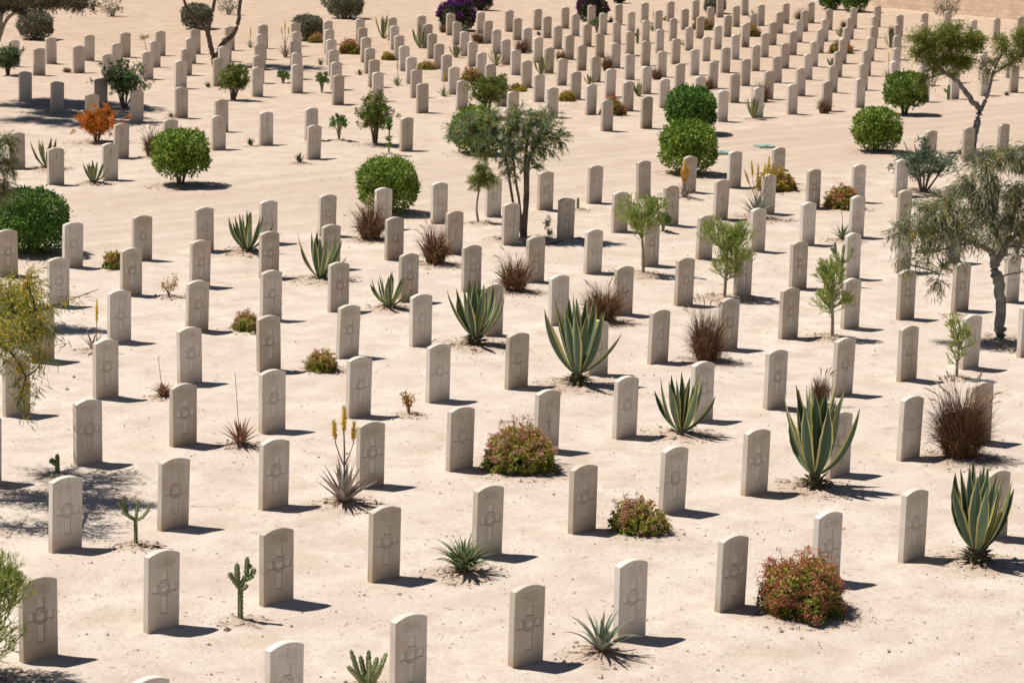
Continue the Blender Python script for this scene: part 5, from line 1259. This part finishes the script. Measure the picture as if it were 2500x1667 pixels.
def make_pencil(root, w, h, rng, lobes, lean=0.0, dens=1.0):
    """pale trunk, side limbs and lobes (x/w, y/w, z/h, rx/w, rz/h) filled with forking green sticks"""
    top = max(l[2] for l in lobes); m = MB()
    tz = np.array([-.05, .18, .36, .55, top]) * h; tx = np.array([.5, .45, .3, .12, 0]) * lean * h
    T = np.stack([tx, 0 * tx, tz], -1); T[1:-1, :2] += rng.normal(0, .006 * h, (3, 2))
    add_tubes(m, T, np.array([.030, .027, .023, .018, .008]) * (h / 1.3) ** .6, 8, .5)
    P = []; Rr = []; Tn = []
    for (lx, ly, lz, rx, rz) in lobes:
        rx *= 1.45; rz *= 1.35; lz = min(lz, 1.0 - rz * .92)
        c = np.array([lx * w, ly * w, lz * h]); zb = max(.08 * h, (lz - rz * 1.05) * h); zt_ = min(zb, T[-1, 2])
        b0 = np.array([np.interp(zt_, T[:, 2], T[:, 0]), 0, zt_]); b1 = np.array([c[0] * .8, c[1] * .8, (lz - rz * .45) * h])
        add_tubes(m, bez(b0, (b0 + b1) / 2 + np.array([0, 0, -.02 * h]), b1, 5), np.linspace(.014, .009, 5) * (h / 1.3) ** .5, 6, .5)
        R3 = np.array([rx * w, rx * w * .9, rz * h]); q = []
        for k in range(int(15 * dens)):
            f = rng.rand(); bp = b0 * (1 - f) + b1 * f if k % 2 else b1 + (c - b1) * f
            d = unit(np.array([rng.normal(0, .8), rng.normal(0, .8), rng.uniform(.25, 1.1)])); q.append((bp, d, 0))
        n0 = len(P); cap = int(1300 * dens * (rx * rz / .07) ** .6)
        while q and len(P) - n0 < cap:
            bp, d, g = q.pop(int(rng.randint(len(q))))
            L = .40 * (R3[0] + R3[2]) / 2 * (.86 ** g) * rng.uniform(.7, 1.25); e = bp + d * L
            rel = (((e - c) / R3) ** 2).sum()
            if rel > .85 + .75 * rng.rand(): g = 9
            P.append([bp, (bp + e) / 2 + rng.normal(0, L * .05, 3), e]); r = .0060 * (.78 ** min(g, 6)) + .0019; Rr.append([r, r * .9, r * .55]); Tn.append(np.clip(.25 + .09 * min(g, 5) + rng.normal(0, .2), 0, 1))
            if g < 6:
                for _ in range(3 if rng.rand() < .5 else 2):
                    out = (e - c) / R3; q.append((e, unit(d * 1.0 + rng.normal(0, .42, 3) + np.array([out[0] * .25, out[1] * .25, .36])), g + 1))
    m.build('trunk', M_barkp, root)
    m = MB(); add_tubes(m, np.array(P), np.array(Rr), 4, np.array(Tn), cap=False); m.build('crown', M_pencil, root)

def make_shrub(root, w, h, rng, mat, legs=0.3, leader=False, open_=False, pxm=60):
    m = MB(); T = []; ns = 9
    for i in range(ns):
        az = i * 2.4; q = rng.uniform(.25, 1); e = np.array([math.cos(az) * w * .42 * q, math.sin(az) * w * .42 * q, h * rng.uniform(.62, .93)])
        mid = e * np.array([.45, .45, .5]) + rng.normal(0, .02, 3)
        add_tubes(m, np.array([[math.cos(az) * .03, math.sin(az) * .03, -.05], mid, e]), np.array([.018, .014, .007]) * (1 + .4 * (h > 1)), 6, .5)
        for k in range(26):
            f = rng.uniform(.42, 1.02); p = mid * (1 - f) * 1.6 + e * f if f < 1 else e
            p = mid + (e - mid) * rng.uniform(-.05, 1.05) + rng.normal(0, 1, 3) * np.array([w * .14, w * .14, h * .09])
            if p[2] > h * legs and p[2] < h * .99: T.append(p)
    if leader:
        add_tubes(m, np.array([[0, 0, .3 * h], [-.02, 0, .7 * h], [-.02, 0, h]]), np.array([.02, .014, .008]), 6)
        T += [np.array([rng.normal(-.02, .035), rng.normal(0, .035), z]) for z in np.linspace(h * .66, h, 20)]
        T = [t_ for t_ in T if abs(t_[0]) < .07 or t_[2] < h * .72]
    m.build('stems', M_bark, root); T = np.array(T); per = 22 if pxm > 40 else 16; n = len(T) * per
    C = np.repeat(T, per, 0) + rng.normal(0, .028, (n, 3)); D = rng.normal(0, 1, (n, 3)); D[:, 2] += .45
    tb = np.repeat(rng.normal(.45, .16, len(T)), per); L = .085 if pxm > 40 else .10
    m = MB(); add_cards(m, C, D, L * rng.uniform(.7, 1.2, n), L * .30, rng, tint=np.clip(tb + rng.normal(0, .2, n), 0, 1), wpos=.5); m.build('leaves', mat, root)

def bez(a, b, c, k):
    t = np.linspace(0, 1, k)[:, None]; return a * (1 - t) ** 2 + 2 * b * t * (1 - t) + c * t ** 2

def make_tree(root, s, limbs, blobs, rng, ntw, leafn, LL, LW_, mat, bark, droop=.35, blossom=0.0, gravity=.25, clump=0.0, thick=1.0, sidesq=7, yr=.85, twr=.006):
    """s metres per unit; limbs [(x,y,z,r)...] polylines; blobs (x,y,z,rx,rz) crown masses"""
    m = MB(); pts = []
    for lb in limbs:
        A = np.array(lb, float); P = A[:, :3] * s; k = max(6, len(P) * 5)
        u = np.linspace(0, len(P) - 1, k); i = np.minimum(u.astype(int), len(P) - 2); f = (u - i)[:, None]
        Pm = np.clip(i - 1, 0, None); Pp = np.clip(i + 2, None, len(P) - 1)
        C = .5 * ((2 * P[i]) + (-P[Pm] + P[i + 1]) * f + (2 * P[Pm] - 5 * P[i] + 4 * P[i + 1] - P[Pp]) * f ** 2 + (-P[Pm] + 3 * P[i] - 3 * P[i + 1] + P[Pp]) * f ** 3)
        rr = np.interp(u, np.arange(len(P)), A[:, 3] * s * thick)
        rr = rr * (1 + .10 * vn(u * 3 + len(pts), u * 0 + A[0, 0], 1.0, 33)); C[1:-1] += rng.normal(0, rr[1:-1, None] * .14)
        add_tubes(m, C, rr, 10, .5); pts.append(C[int(k * .30):])
    tr = m.build('trunk', bark, root)
    pts = np.concatenate(pts); bl = np.array(blobs, float); vol = bl[:, 3] ** 2 * bl[:, 4]; pr = vol / vol.sum()
    bi = rng.choice(len(bl), ntw, p=pr); d = unit(rng.normal(size=(ntw, 3))) * (rng.rand(ntw, 1) ** .38)
    E = bl[bi, :3] + d * np.stack([bl[bi, 3], bl[bi, 3] * yr, bl[bi, 4]], -1); E = E * s
    m = MB(); tw = []
    # main branches to blob centres
    for b in bl:
        c = b[:3] * s; q = pts[np.argmin(((pts - c) ** 2).sum(1) + np.maximum(0, pts[:, 2] - c[2]) ** 2 * 3)]
        B = bez(q, (q + c) / 2 + np.array([0, 0, .1 * s * 10 * 0]) + rng.normal(0, .05, 3), c, 7); add_tubes(m, B, np.linspace(.022, .010, 7) * thick * min(1.2, b[3] * s * 3.2), 6); pts = np.concatenate([pts, B[2:]])
    TP = []; 
    for e in E:
        dd = ((pts - e) ** 2).sum(1); q = pts[np.argmin(dd + rng.uniform(0, .05, len(pts)))]
        ctrl = (q + e) / 2 + np.array([0, 0, .22 * np.linalg.norm(e - q)]) + rng.normal(0, .03, 3)
        e2 = e + np.array([0, 0, -gravity * np.linalg.norm(e - q)]); TP.append(bez(q, ctrl, e2, 6))
    TP = np.array(TP); add_tubes(m, TP, np.tile(np.linspace(twr, twr * .4, 6), (ntw, 1)), 4, .5, cap=False)
    m.build('branches', bark, root)
    n = ntw * leafn; ti = np.repeat(np.arange(ntw), leafn); f = rng.uniform(.30, 1.0, n) * 5; i0 = np.minimum(f.astype(int), 4); ff = (f - i0)[:, None]
    C = TP[ti, i0] * (1 - ff) + TP[ti, i0 + 1] * ff
    if clump: C = C + rng.normal(0, clump, (n, 3))
    Dd = unit(TP[ti, i0 + 1] - TP[ti, i0]) * .8 + rng.normal(0, .55, (n, 3)) + np.array([0, 0, -droop])
    tb = np.repeat(rng.normal(.48, .16, ntw), leafn)
    m = MB(); add_cards(m, C, Dd, LL * rng.uniform(.6, 1.2, n), LW_, rng, droop=droop * .25, tint=np.clip(tb + rng.normal(0, .22, n), 0, 1)); m.build('crown', mat, root)
    if blossom:
        nb = int(ntw * blossom); sel = rng.choice(ntw, nb, replace=False); per = 16; ti = np.repeat(sel, per); f = rng.uniform(.35, 1, len(ti)) * 5; i0 = np.minimum(f.astype(int), 4); ff = (f - i0)[:, None]
        C = TP[ti, i0] * (1 - ff) + TP[ti, i0 + 1] * ff + rng.normal(0, .022, (len(ti), 3))
        m = MB(); add_cards(m, C, rng.normal(0, 1, C.shape), .026, .024, rng, tint=rng.rand(len(C)), wpos=.5); m.build('blossom', M_blossom, root)

def tree_c(root, h, rng):
    make_tree(root, h / 316, [[(0, 0, -8, 6), (1, 0, 90, 5), (0, 0, 183, 4), (6, 2, 250, 2.5)], [(2, 3, -5, 5), (6, 3, 100, 4), (10, 4, 190, 3), (45, 6, 245, 2)],
        [(-2, 0, -8, 4), (-27, 2, 85, 3.4), (-47, 4, 183, 2.8), (-75, 5, 240, 1.8)], [(-1, -3, -8, 4), (-13, -4, 84, 3), (-24, -6, 150, 2.6), (-38, -8, 235, 1.8)]],
        [(-160, 0, 240, 45, 28), (-130, 0, 262, 60, 34), (-85, 0, 258, 75, 52), (-30, 0, 262, 80, 60), (30, 0, 258, 72, 56), (70, 0, 228, 40, 46), (-75, -5, 210, 70, 48), (-8, 0, 205, 62, 56), (45, 0, 205, 50, 50), (-30, -10, 160, 40, 30), (-100, 0, 185, 40, 24)],
        rng, 700, 17, .125, .014, M_acacia, M_bark, .25, .34, .05)
def tree_r(root, h, rng):
    make_tree(root, h / 463, [[(0, 0, -10, 15), (-2, 0, 20, 13.5), (-5, 0, 94, 12), (-17, 0, 150, 12.5), (-26, 0, 182, 11)], [(-24, 0, 172, 10), (-30, -4, 200, 7), (-50, -8, 214, 6), (-95, -10, 232, 5), (-170, -10, 280, 3)],
        [(-24, 0, 172, 9), (-4, 4, 208, 7), (8, 6, 250, 6), (20, 6, 330, 4)], [(-4, 4, 208, 6), (-40, 20, 280, 4.5), (-80, 24, 350, 3)], [(2, 4, 225, 6), (60, 8, 280, 4), (120, 8, 330, 3)]],
        [(-130, -5, 300, 120, 62), (-50, 15, 350, 110, 75), (50, 5, 345, 110, 85), (-200, -5, 250, 75, 50), (-240, 0, 240, 50, 44), (-110, -12, 255, 100, 55), (20, -5, 260, 100, 55), (120, 0, 280, 90, 95), (-60, 20, 420, 75, 32), (20, 10, 425, 90, 36), (-170, 0, 200, 60, 40), (-115, -8, 190, 40, 46), (120, 0, 390, 70, 45), (70, 0, 215, 70, 40), (-150, 0, 130, 34, 40), (-230, 0, 170, 34, 34), (60, 0, 160, 30, 30)],
        rng, 1500, 12, .135, .0135, M_acaciag, M_barkg, .45, .08, .22, clump=.045, twr=.0055)
def tree_u(root, h, rng):
    make_tree(root, h / 312, [[(0, 0, -10, 11), (6, 0, 30, 9), (14, 0, 72, 8), (19, 0, 104, 8)], [(18, 0, 98, 7), (-7, 0, 124, 6), (-37, 0, 160, 5), (-67, 0, 180, 4), (-100, 0, 215, 3)], [(20, 0, 98, 5), (34, 0, 134, 4), (43, 0, 182, 3.2), (59, 0, 224, 2.4)], [(43, 0, 180, 3), (75, 4, 200, 2.2), (110, 4, 225, 2)]],
        [(-130, 0, 255, 42, 34), (-95, 0, 240, 54, 42), (-60, 0, 265, 58, 44), (-28, 0, 240, 50, 50), (-60, 5, 205, 56, 36), (-130, 0, 222, 42, 32), (0, 0, 255, 40, 34), (-118, 0, 160, 34, 32), (-95, 0, 190, 28, 26), (-25, 0, 200, 30, 26), (28, 0, 190, 22, 28), (60, 0, 245, 38, 34), (100, 0, 262, 40, 32), (130, 0, 235, 44, 42), (85, 0, 210, 34, 26), (160, 0, 260, 50, 40)],
        rng, 1350, 26, .07, .020, M_olea, M_barkg, .0, 0, .05, clump=.045)
def tree_l(root, h, rng):
    make_tree(root, h / 590, [[(0, 0, -10, 16), (10, 0, 150, 13), (50, 0, 260, 10), (120, 0, 360, 7)], [(36, 0, 240, 8), (150, 0, 330, 6), (260, 0, 360, 4)], [(100, 0, 340, 6), (210, 0, 400, 4), (310, 0, 430, 2), (425, 0, 474, .6)]],
        [(140, 0, 430, 130, 110), (230, 0, 430, 80, 90), (275, 0, 370, 80, 80), (300, 0, 390, 60, 60), (190, 60, 330, 120, 80), (260, 0, 270, 55, 80), (240, 0, 200, 42, 60), (70, 50, 380, 150, 100), (190, -90, 420, 90, 70), (190, 120, 380, 110, 80), (265, 0, 480, 60, 60), (290, 0, 310, 34, 34), (350, 0, 446, 36, 10), (395, 0, 464, 26, 7), (170, 230, 400, 150, 90), (200, -240, 420, 130, 80), (90, 260, 350, 120, 70), (60, -220, 400, 120, 80)],
        rng, 800, 11, .14, .012, M_acacial, M_bark, .35, .95, .08, clump=.05, twr=.0045)
def tree_m(root, h, rng):
    make_tree(root, h / 490, [[(0, 0, -10, 10), (10, 0, 150, 8), (30, 0, 300, 6), (50, 0, 400, 4)], [(10, 0, 150, 6), (-20, 10, 280, 4), (-30, 10, 380, 3)]],
        [(60, 0, 400, 62, 60), (98, 0, 370, 36, 60), (105, 0, 420, 28, 45), (30, 20, 340, 90, 70), (0, 0, 420, 90, 60), (80, 0, 310, 52, 46)],
        rng, 480, 18, .11, .011, M_acaciag, M_bark, .4, .05, .25)
def tree_t(root, h, rng):
    make_tree(root, h / 300, [[(0, 0, -10, 9), (38, 0, 100, 8), (60, 0, 155, 7), (66, 0, 215, 5)], [(60, 0, 150, 5), (85, 0, 200, 4), (150, 0, 235, 3)], [(20, 0, 60, 5), (-20, 10, 180, 4)]],
        [(60, 0, 250, 80, 32), (130, 0, 245, 72, 30), (200, 0, 238, 62, 24), (255, 0, 232, 42, 16), (100, 60, 255, 120, 35), (0, 30, 250, 90, 40), (90, 0, 222, 46, 20), (70, -100, 265, 90, 30), (200, -80, 262, 80, 24), (150, 90, 262, 110, 28), (250, 60, 258, 60, 18), (100, -150, 275, 110, 26), (220, -180, 280, 90, 24), (150, -300, 292, 120, 22), (280, -260, 286, 70, 20), (30, -260, 290, 90, 22), (0, 130, 285, 100, 26), (70, 110, 275, 90, 26), (110, -140, 262, 100, 26)],
        rng, 2900, 36, .11, .032, M_darkt, M_barkp, .1, 0, .12, clump=.06)
def tree_v(root, h, rng):
    make_tree(root, h / 320, [[(0, 0, -6, 8.5), (-2, 0, 14, 7), (-8, 0, 40, 6), (-15, 0, 72, 5.6), (-12, 0, 100, 4.6), (-4, 0, 130, 4), (4, 0, 175, 3.4), (10, 0, 215, 2.6)], [(-14, 0, 74, 4.6), (-32, 0, 96, 4.2), (-60, 0, 125, 3.6), (-74, 0, 160, 3.2), (-80, 0, 205, 2.6)],
        [(1, 0, 8, 7), (10, 0, 36, 6), (20, 0, 52, 5.8), (42, 0, 72, 5.2), (54, 0, 98, 4.8), (58, 0, 140, 4.2), (66, 0, 185, 3.2), (80, 0, 215, 2.6)]],
        [(-60, 0, 235, 75, 34), (20, 0, 240, 85, 38), (85, 0, 235, 70, 32), (-10, 30, 250, 110, 40), (40, -30, 245, 90, 34)],
        rng, 800, 34, .08, .024, M_darkt, M_bark, .1, 0, .05, clump=.05)

CAT = {'agave': 'agave', 'agave_b': 'agave', 'aloe': 'aloe', 'cactus': 'cactus', 'pencil': 'pencil tree', 'pencil_e': 'pencil tree', 'sapling': 'sapling', 'weed': 'plant', 'stick': 'sapling',
       'mound': 'flowering bush', 'sprig': 'small plant', 'orange': 'bush', 'dry': 'grass', 'grass': 'grass', 'grass_d': 'grass', 'ball': 'bush', 'ball_s': 'bush', 'ball_k': 'bush', 'grey': 'bush', 'grey_t': 'bush',
       'purple': 'bougainvillea', 'shrub': 'shrub', 'shrub_y': 'shrub', 'shrub_g': 'shrub', 'twig': 'shrub', 'tree': 'tree'}
NAME = {'agave': 'agave', 'agave_b': 'agave', 'aloe': 'aloe', 'cactus': 'cactus', 'pencil': 'pencil_tree', 'pencil_e': 'pencil_tree', 'sapling': 'sapling', 'weed': 'weed', 'stick': 'bare_sapling',
        'mound': 'flowering_succulent_bush', 'sprig': 'succulent_sprig', 'orange': 'orange_bush', 'dry': 'dry_tuft', 'grass': 'grass_tuft', 'grass_d': 'grass_tuft', 'ball': 'round_bush', 'ball_s': 'round_bush', 'ball_k': 'round_bush',
        'grey': 'grey_bush', 'grey_t': 'sparse_bush', 'purple': 'bougainvillea', 'shrub': 'leafy_shrub', 'shrub_y': 'leafy_shrub', 'shrub_g': 'oleander', 'twig': 'dry_shrub', 'tree': 'tree'}
GRP = {'agave': 'agaves planted between the headstones', 'aloe': 'aloes planted between the headstones', 'cactus': 'cacti between the headstones', 'flowering bush': 'flowering bushes between the headstones',
       'grass': 'grass tufts between the headstones', 'bush': 'bushes around the plots', 'pencil tree': 'pencil trees between the headstones', 'shrub': 'leafy shrubs among the headstones', 'tree': 'trees around the plots', 'bougainvillea': 'bougainvilleas at the far edge'}
for i, (kind, x, y, h, wd, lab) in enumerate(PLANTS):
    rng = np.random.RandomState(1000 + i); z = gz(x, y)
    pxm = FPX / y * 0.41; far = y > 70
    k0 = kind.split('_')[0]; key = kind if kind in NAME else k0
    root = empty(NAME[key], (x, y, z - 0.01)); c = CAT[key]; tag(root, lab, c, GRP.get(c))
    if k0 == 'agave': make_agave(root, h, wd, rng, kind == 'agave_b', far)
    elif k0 == 'aloe': make_aloe(root, kind.split('_')[1], h, wd, rng, far)
    elif k0 == 'cactus': make_cactus(root, kind.split('_')[1], h, wd, rng)
    elif k0 == 'pencil':
        if kind == 'pencil_e': lb, ln, dn = [(.20, 0, .62, .30, .34), (-.05, .1, .72, .3, .3), (.30, -.05, .86, .16, .16), (.05, -.1, .40, .3, .25)], 0, 1.3
        elif 'wide head' in lab: lb, ln, dn = [(-.20, 0, .74, .26, .19), (.10, .1, .72, .26, .18), (.36, 0, .88, .16, .13), (-.05, -.1, .62, .30, .12)], .12, 1.0
        elif 'bushiest' in lab: lb, ln, dn = [(-.26, 0, .84, .22, .17), (.0, .05, .68, .26, .18), (.30, 0, .74, .20, .17), (.16, -.1, .50, .26, .14), (-.02, 0, .36, .2, .12)], -.03, 1.0
        elif 'two-tiered' in lab: lb, ln, dn = [(-.06, 0, .84, .22, .15), (-.16, 0, .68, .26, .12), (.0, 0, .40, .36, .14)], .02, 1.0
        else: lb, ln, dn = [(-.1, 0, .80, .34, .20), (.12, 0, .60, .34, .16), (0, 0, .36, .28, .14)], .0, .45
        make_pencil(root, wd, h, rng, lb, ln, dn)
    elif kind == 'sapling':
        make_tree(root, h / 147, [[(0, 0, -5, 3.2), (-6, 0, 30, 2.6), (-2, 0, 70, 2.2), (4, 0, 110, 1.4)]], [(5, 0, 112, 28, 26), (-8, 0, 92, 24, 20), (22, 0, 98, 24, 20), (6, 0, 128, 20, 18)], rng, 170, 20, .10, .010, M_acacial, M_barkp, .2, 0, .1)
    elif kind == 'weed':
        make_tree(root, h / 53, [[(0, 0, -2, 1.0), (-2, 0, 25, .7), (-6, 0, 50, .4)]], [(-4, 0, 34, 7, 16), (4, 0, 12, 8, 8)], rng, 26, 14, .06, .010, M_olive, M_barkp, -.2, 0, 0, twr=.003)
    elif kind == 'stick':
        m = MB(); add_tubes(m, np.array([[0, 0, -.03], [0.01, 0, h * .5], [0.0, 0, h]]), np.array([.012, .010, .006]), 6)
        for q in (.72, .8, .92, .99): add_tubes(m, np.array([[0, 0, h * q], [.02 * (-1) ** int(q * 50), .01, h * q + .02], [.035 * (-1) ** int(q * 50), .01, h * q + .045]]), np.array([.007, .006, .004]), 5)
        m.build('stem', M_barkp, root)
    elif k0 == 'mound': make_mound(root, kind[-1], wd, h, rng, pxm)
    elif k0 == 'sprig': make_sprig(root, wd, h, rng)
    elif k0 == 'orange': make_shrub(root, wd, h, rng, M_orange, legs=.18)
    elif k0 == 'dry': make_grass(root, wd, h, rng, pxm)
    elif k0 == 'grass': make_grass(root, wd, h, rng, pxm, dark=(kind == 'grass_d'), heads=(34 if kind == 'grass_d' else 9) if not far else 0)
    elif k0 == 'ball': make_ball(root, wd, h, rng, {'ball': M_bush, 'ball_s': M_olive if y > 70 else M_bush, 'ball_k': M_bushk}[kind], 's' if kind == 'ball_s' else 'n', pxm)
    elif k0 == 'grey': make_ball(root, wd, h, rng, M_grey if kind == 'grey' else M_greyt, 't' if kind == 'grey_t' else 'n', pxm)
    elif k0 == 'purple':
        make_ball(root, wd, h, rng, M_bouleaf, 'n', pxm)
        P, d = dome_points(rng, 2600, wd, 1, low=.0, seed=i); P *= 1.05; P[:, 2] = .48 * h + P[:, 2] * .55 * h; g = vn(P[:, 0] * 1 + 5, P[:, 2] + P[:, 1], .3, 15) + .5 * (P[:, 2] / h - .55); s = g > .05; P = P[s]
        m = MB(); add_cards(m, P, rng.normal(size=P.shape), .10, .085, rng, tint=rng.rand(len(P)), wpos=.5); m.build('blossom', M_purple, root)
    elif kind == 'shrub': make_shrub(root, wd * 1.12, h, rng, M_shrub, legs=.30, pxm=pxm)
    elif kind == 'shrub_y': make_shrub(root, wd * 1.12, h, rng, M_shruby, legs=.32, pxm=pxm)
    elif kind == 'shrub_g': make_shrub(root, wd * 1.4, h, rng, M_shrubg, legs=.22, leader=True, pxm=pxm)
    elif kind == 'twig':
        make_tree(root, h / 40, [[(0, 0, -2, .9), (-3, 0, 12, .7), (-6, 0, 24, .5)]], [(-10, 0, 30, 14, 9), (2, 0, 32, 12, 7)], rng, 70, 3, .04, .01, M_greyt, M_barkp, 0, 0, 0, twr=.005)
    elif k0 == 'tree': {'c': tree_c, 'r': tree_r, 'u': tree_u, 'l': tree_l, 'm': tree_m, 't': tree_t, 'v': tree_v}[kind[-1]](root, h, rng)

# ------------------------------------------------------------------ small things
# two turquoise hatch covers on the ground
hm, hnt, hN, hb = base_mat('turquoise_paint', 0.55, 0.3)
hn = noise(hnt, 9, 4, 0.6, hN.new('ShaderNodeTexCoord').outputs['Object']); hr = ramp(hnt, [(0.35, (0.17, 0.34, 0.29)), (0.7, (0.28, 0.44, 0.37))])
hnt.links.new(hn.outputs[0], hr.inputs[0]); hnt.links.new(hr.outputs[0], hb.inputs['Base Color'])
for (x, y, wv, lab) in HATCHES:
    r_ = empty('hatch_cover', (x, y, gz(x, y)), 0.25); tag(r_, lab, 'hatch cover', 'turquoise hatch covers on the path')
    m = MB(); box(m, -wv / 2, wv / 2, -wv / 2, wv / 2, -.05, .035); m.build('frame', M_barkp, r_)
    m = MB(); box(m, -wv / 2 + .03, wv / 2 - .03, -wv / 2 + .02, wv / 2 - .02, .037, .05)
    box(m, -.05, .05, -.12, -.10, .05, .065); m.build('lid', hm, r_)
# irrigation hose
bm_, bnt, bN, bb = base_mat('black_rubber', 0.6, 0.3); bb.inputs['Base Color'].default_value = (0.02, 0.02, 0.025, 1)
HP = np.array(HOSE, float); t = np.linspace(0, len(HP) - 1, 40); i = np.minimum(t.astype(int), len(HP) - 2); f = (t - i)[:, None]
f = f * f * (3 - 2 * f); C2 = HP[i] * (1 - f) + HP[i + 1] * f
C3 = np.array([[a, b, gz(a, b) + .012] for a, b in C2]); m = MB(); add_tubes(m, C3, np.full(40, .011), 6)
tag(m.build('hose', bm_, None, True), 'thin black hose on the ground beside the stone shaded by the central acacia', 'hose')

# pebbles, twigs and dug clods lie everywhere: nobody could count them
rng = np.random.RandomState(9)
def scatter(n, ymin=21, ymax=70, pw=1.0):
    u = rng.uniform(-.235, .235, n); y = ymin * (ymax / ymin) ** (rng.rand(n) ** pw); return u * y, y
def zs(x, y): return z_soft(x, y) + z_mound(x, y)[0]
oct_ = np.array([(1, 0, 0), (0, 1, 0), (-1, 0, 0), (0, -1, 0), (0, 0, .7), (0, 0, -.7)], float)
of = np.array([(0, 1, 4), (1, 2, 4), (2, 3, 4), (3, 0, 4), (1, 0, 5), (2, 1, 5), (3, 2, 5), (0, 3, 5)])
def rocks(mb, x, y, r):
    n = len(x); V = oct_[None] * r[:, None, None] * rng.uniform(.6, 1.3, (n, 6, 3)); a = rng.uniform(0, 6.28, n); ca, sa = np.cos(a)[:, None], np.sin(a)[:, None]
    W = np.stack([V[..., 0] * ca - V[..., 1] * sa + x[:, None], V[..., 0] * sa + V[..., 1] * ca + y[:, None], V[..., 2] + (zs(x, y) + r * .25)[:, None]], -1)
    mb.add(W, (np.arange(n)[:, None, None] * 6 + of[None]).reshape(-1, 3), np.repeat(rng.rand(n), 8))
m = MB(); x, y = scatter(9000); rocks(m, x, y, rng.gamma(2.0, .0032, len(x)) + .002)
M_peb = leaf_mat('pebble', [(0, (0.20, 0.14, 0.10)), (0.5, (0.42, 0.32, 0.24)), (1, (0.62, 0.54, 0.46))], 0.95, 0.0)
tag(m.build('pebbles', M_peb), kind='stuff')
m = MB(); xs_, ys_ = [], []
for (px, py, ph, pw) in PX:
    if py > 75: continue
    n = int(np.clip(150 * pw, 30, 170)); r = np.clip(pw * .42, .16, .45) * rng.uniform(.5, 1.9, n); a = rng.uniform(0, 6.283, n); xs_.append(px + r * np.cos(a)); ys_.append(py + r * np.sin(a))
x = np.concatenate(xs_); y = np.concatenate(ys_); rocks(m, x, y, rng.gamma(2.0, .0052, len(x)) + .003)
tag(m.build('earth_clods', M_peb), kind='stuff')
def twigs(mb, x, y, L, wdt):
    n = len(x); a = rng.uniform(0, 6.283, n); k = 4; t = np.linspace(-.5, .5, k)[None]; bend = rng.normal(0, .25, n)[:, None] * (t ** 2) * L[:, None]
    X = x[:, None] + np.cos(a)[:, None] * t * L[:, None] - np.sin(a)[:, None] * bend; Y = y[:, None] + np.sin(a)[:, None] * t * L[:, None] + np.cos(a)[:, None] * bend
    Z = zs(X.ravel(), Y.ravel()).reshape(X.shape) + .006 + rng.uniform(0, .006, (n, 1)); add_tubes(mb, np.stack([X, Y, Z], -1), np.full((n, k), wdt), 3, rng.rand(n), cap=False)
m = MB(); x, y = scatter(1300, 21, 60); twigs(m, x, y, rng.gamma(2.0, .016, len(x)) + .015, .0022)
xs_, ys_ = [], []
for (px, py, ph, pw) in PX:
    if py > 62: continue
    n = int(np.clip(70 * pw, 12, 70)); r = np.clip(pw * .45, .16, .6) * rng.uniform(.4, 1.6, n); a = rng.uniform(0, 6.283, n); xs_.append(px + .1 * pw + r * np.cos(a)); ys_.append(py + r * np.sin(a))
x = np.concatenate(xs_); y = np.concatenate(ys_); twigs(m, x, y, rng.gamma(2.5, .028, len(x)) + .02, .003)
tag(m.build('fallen_twigs', M_litter), kind='stuff')
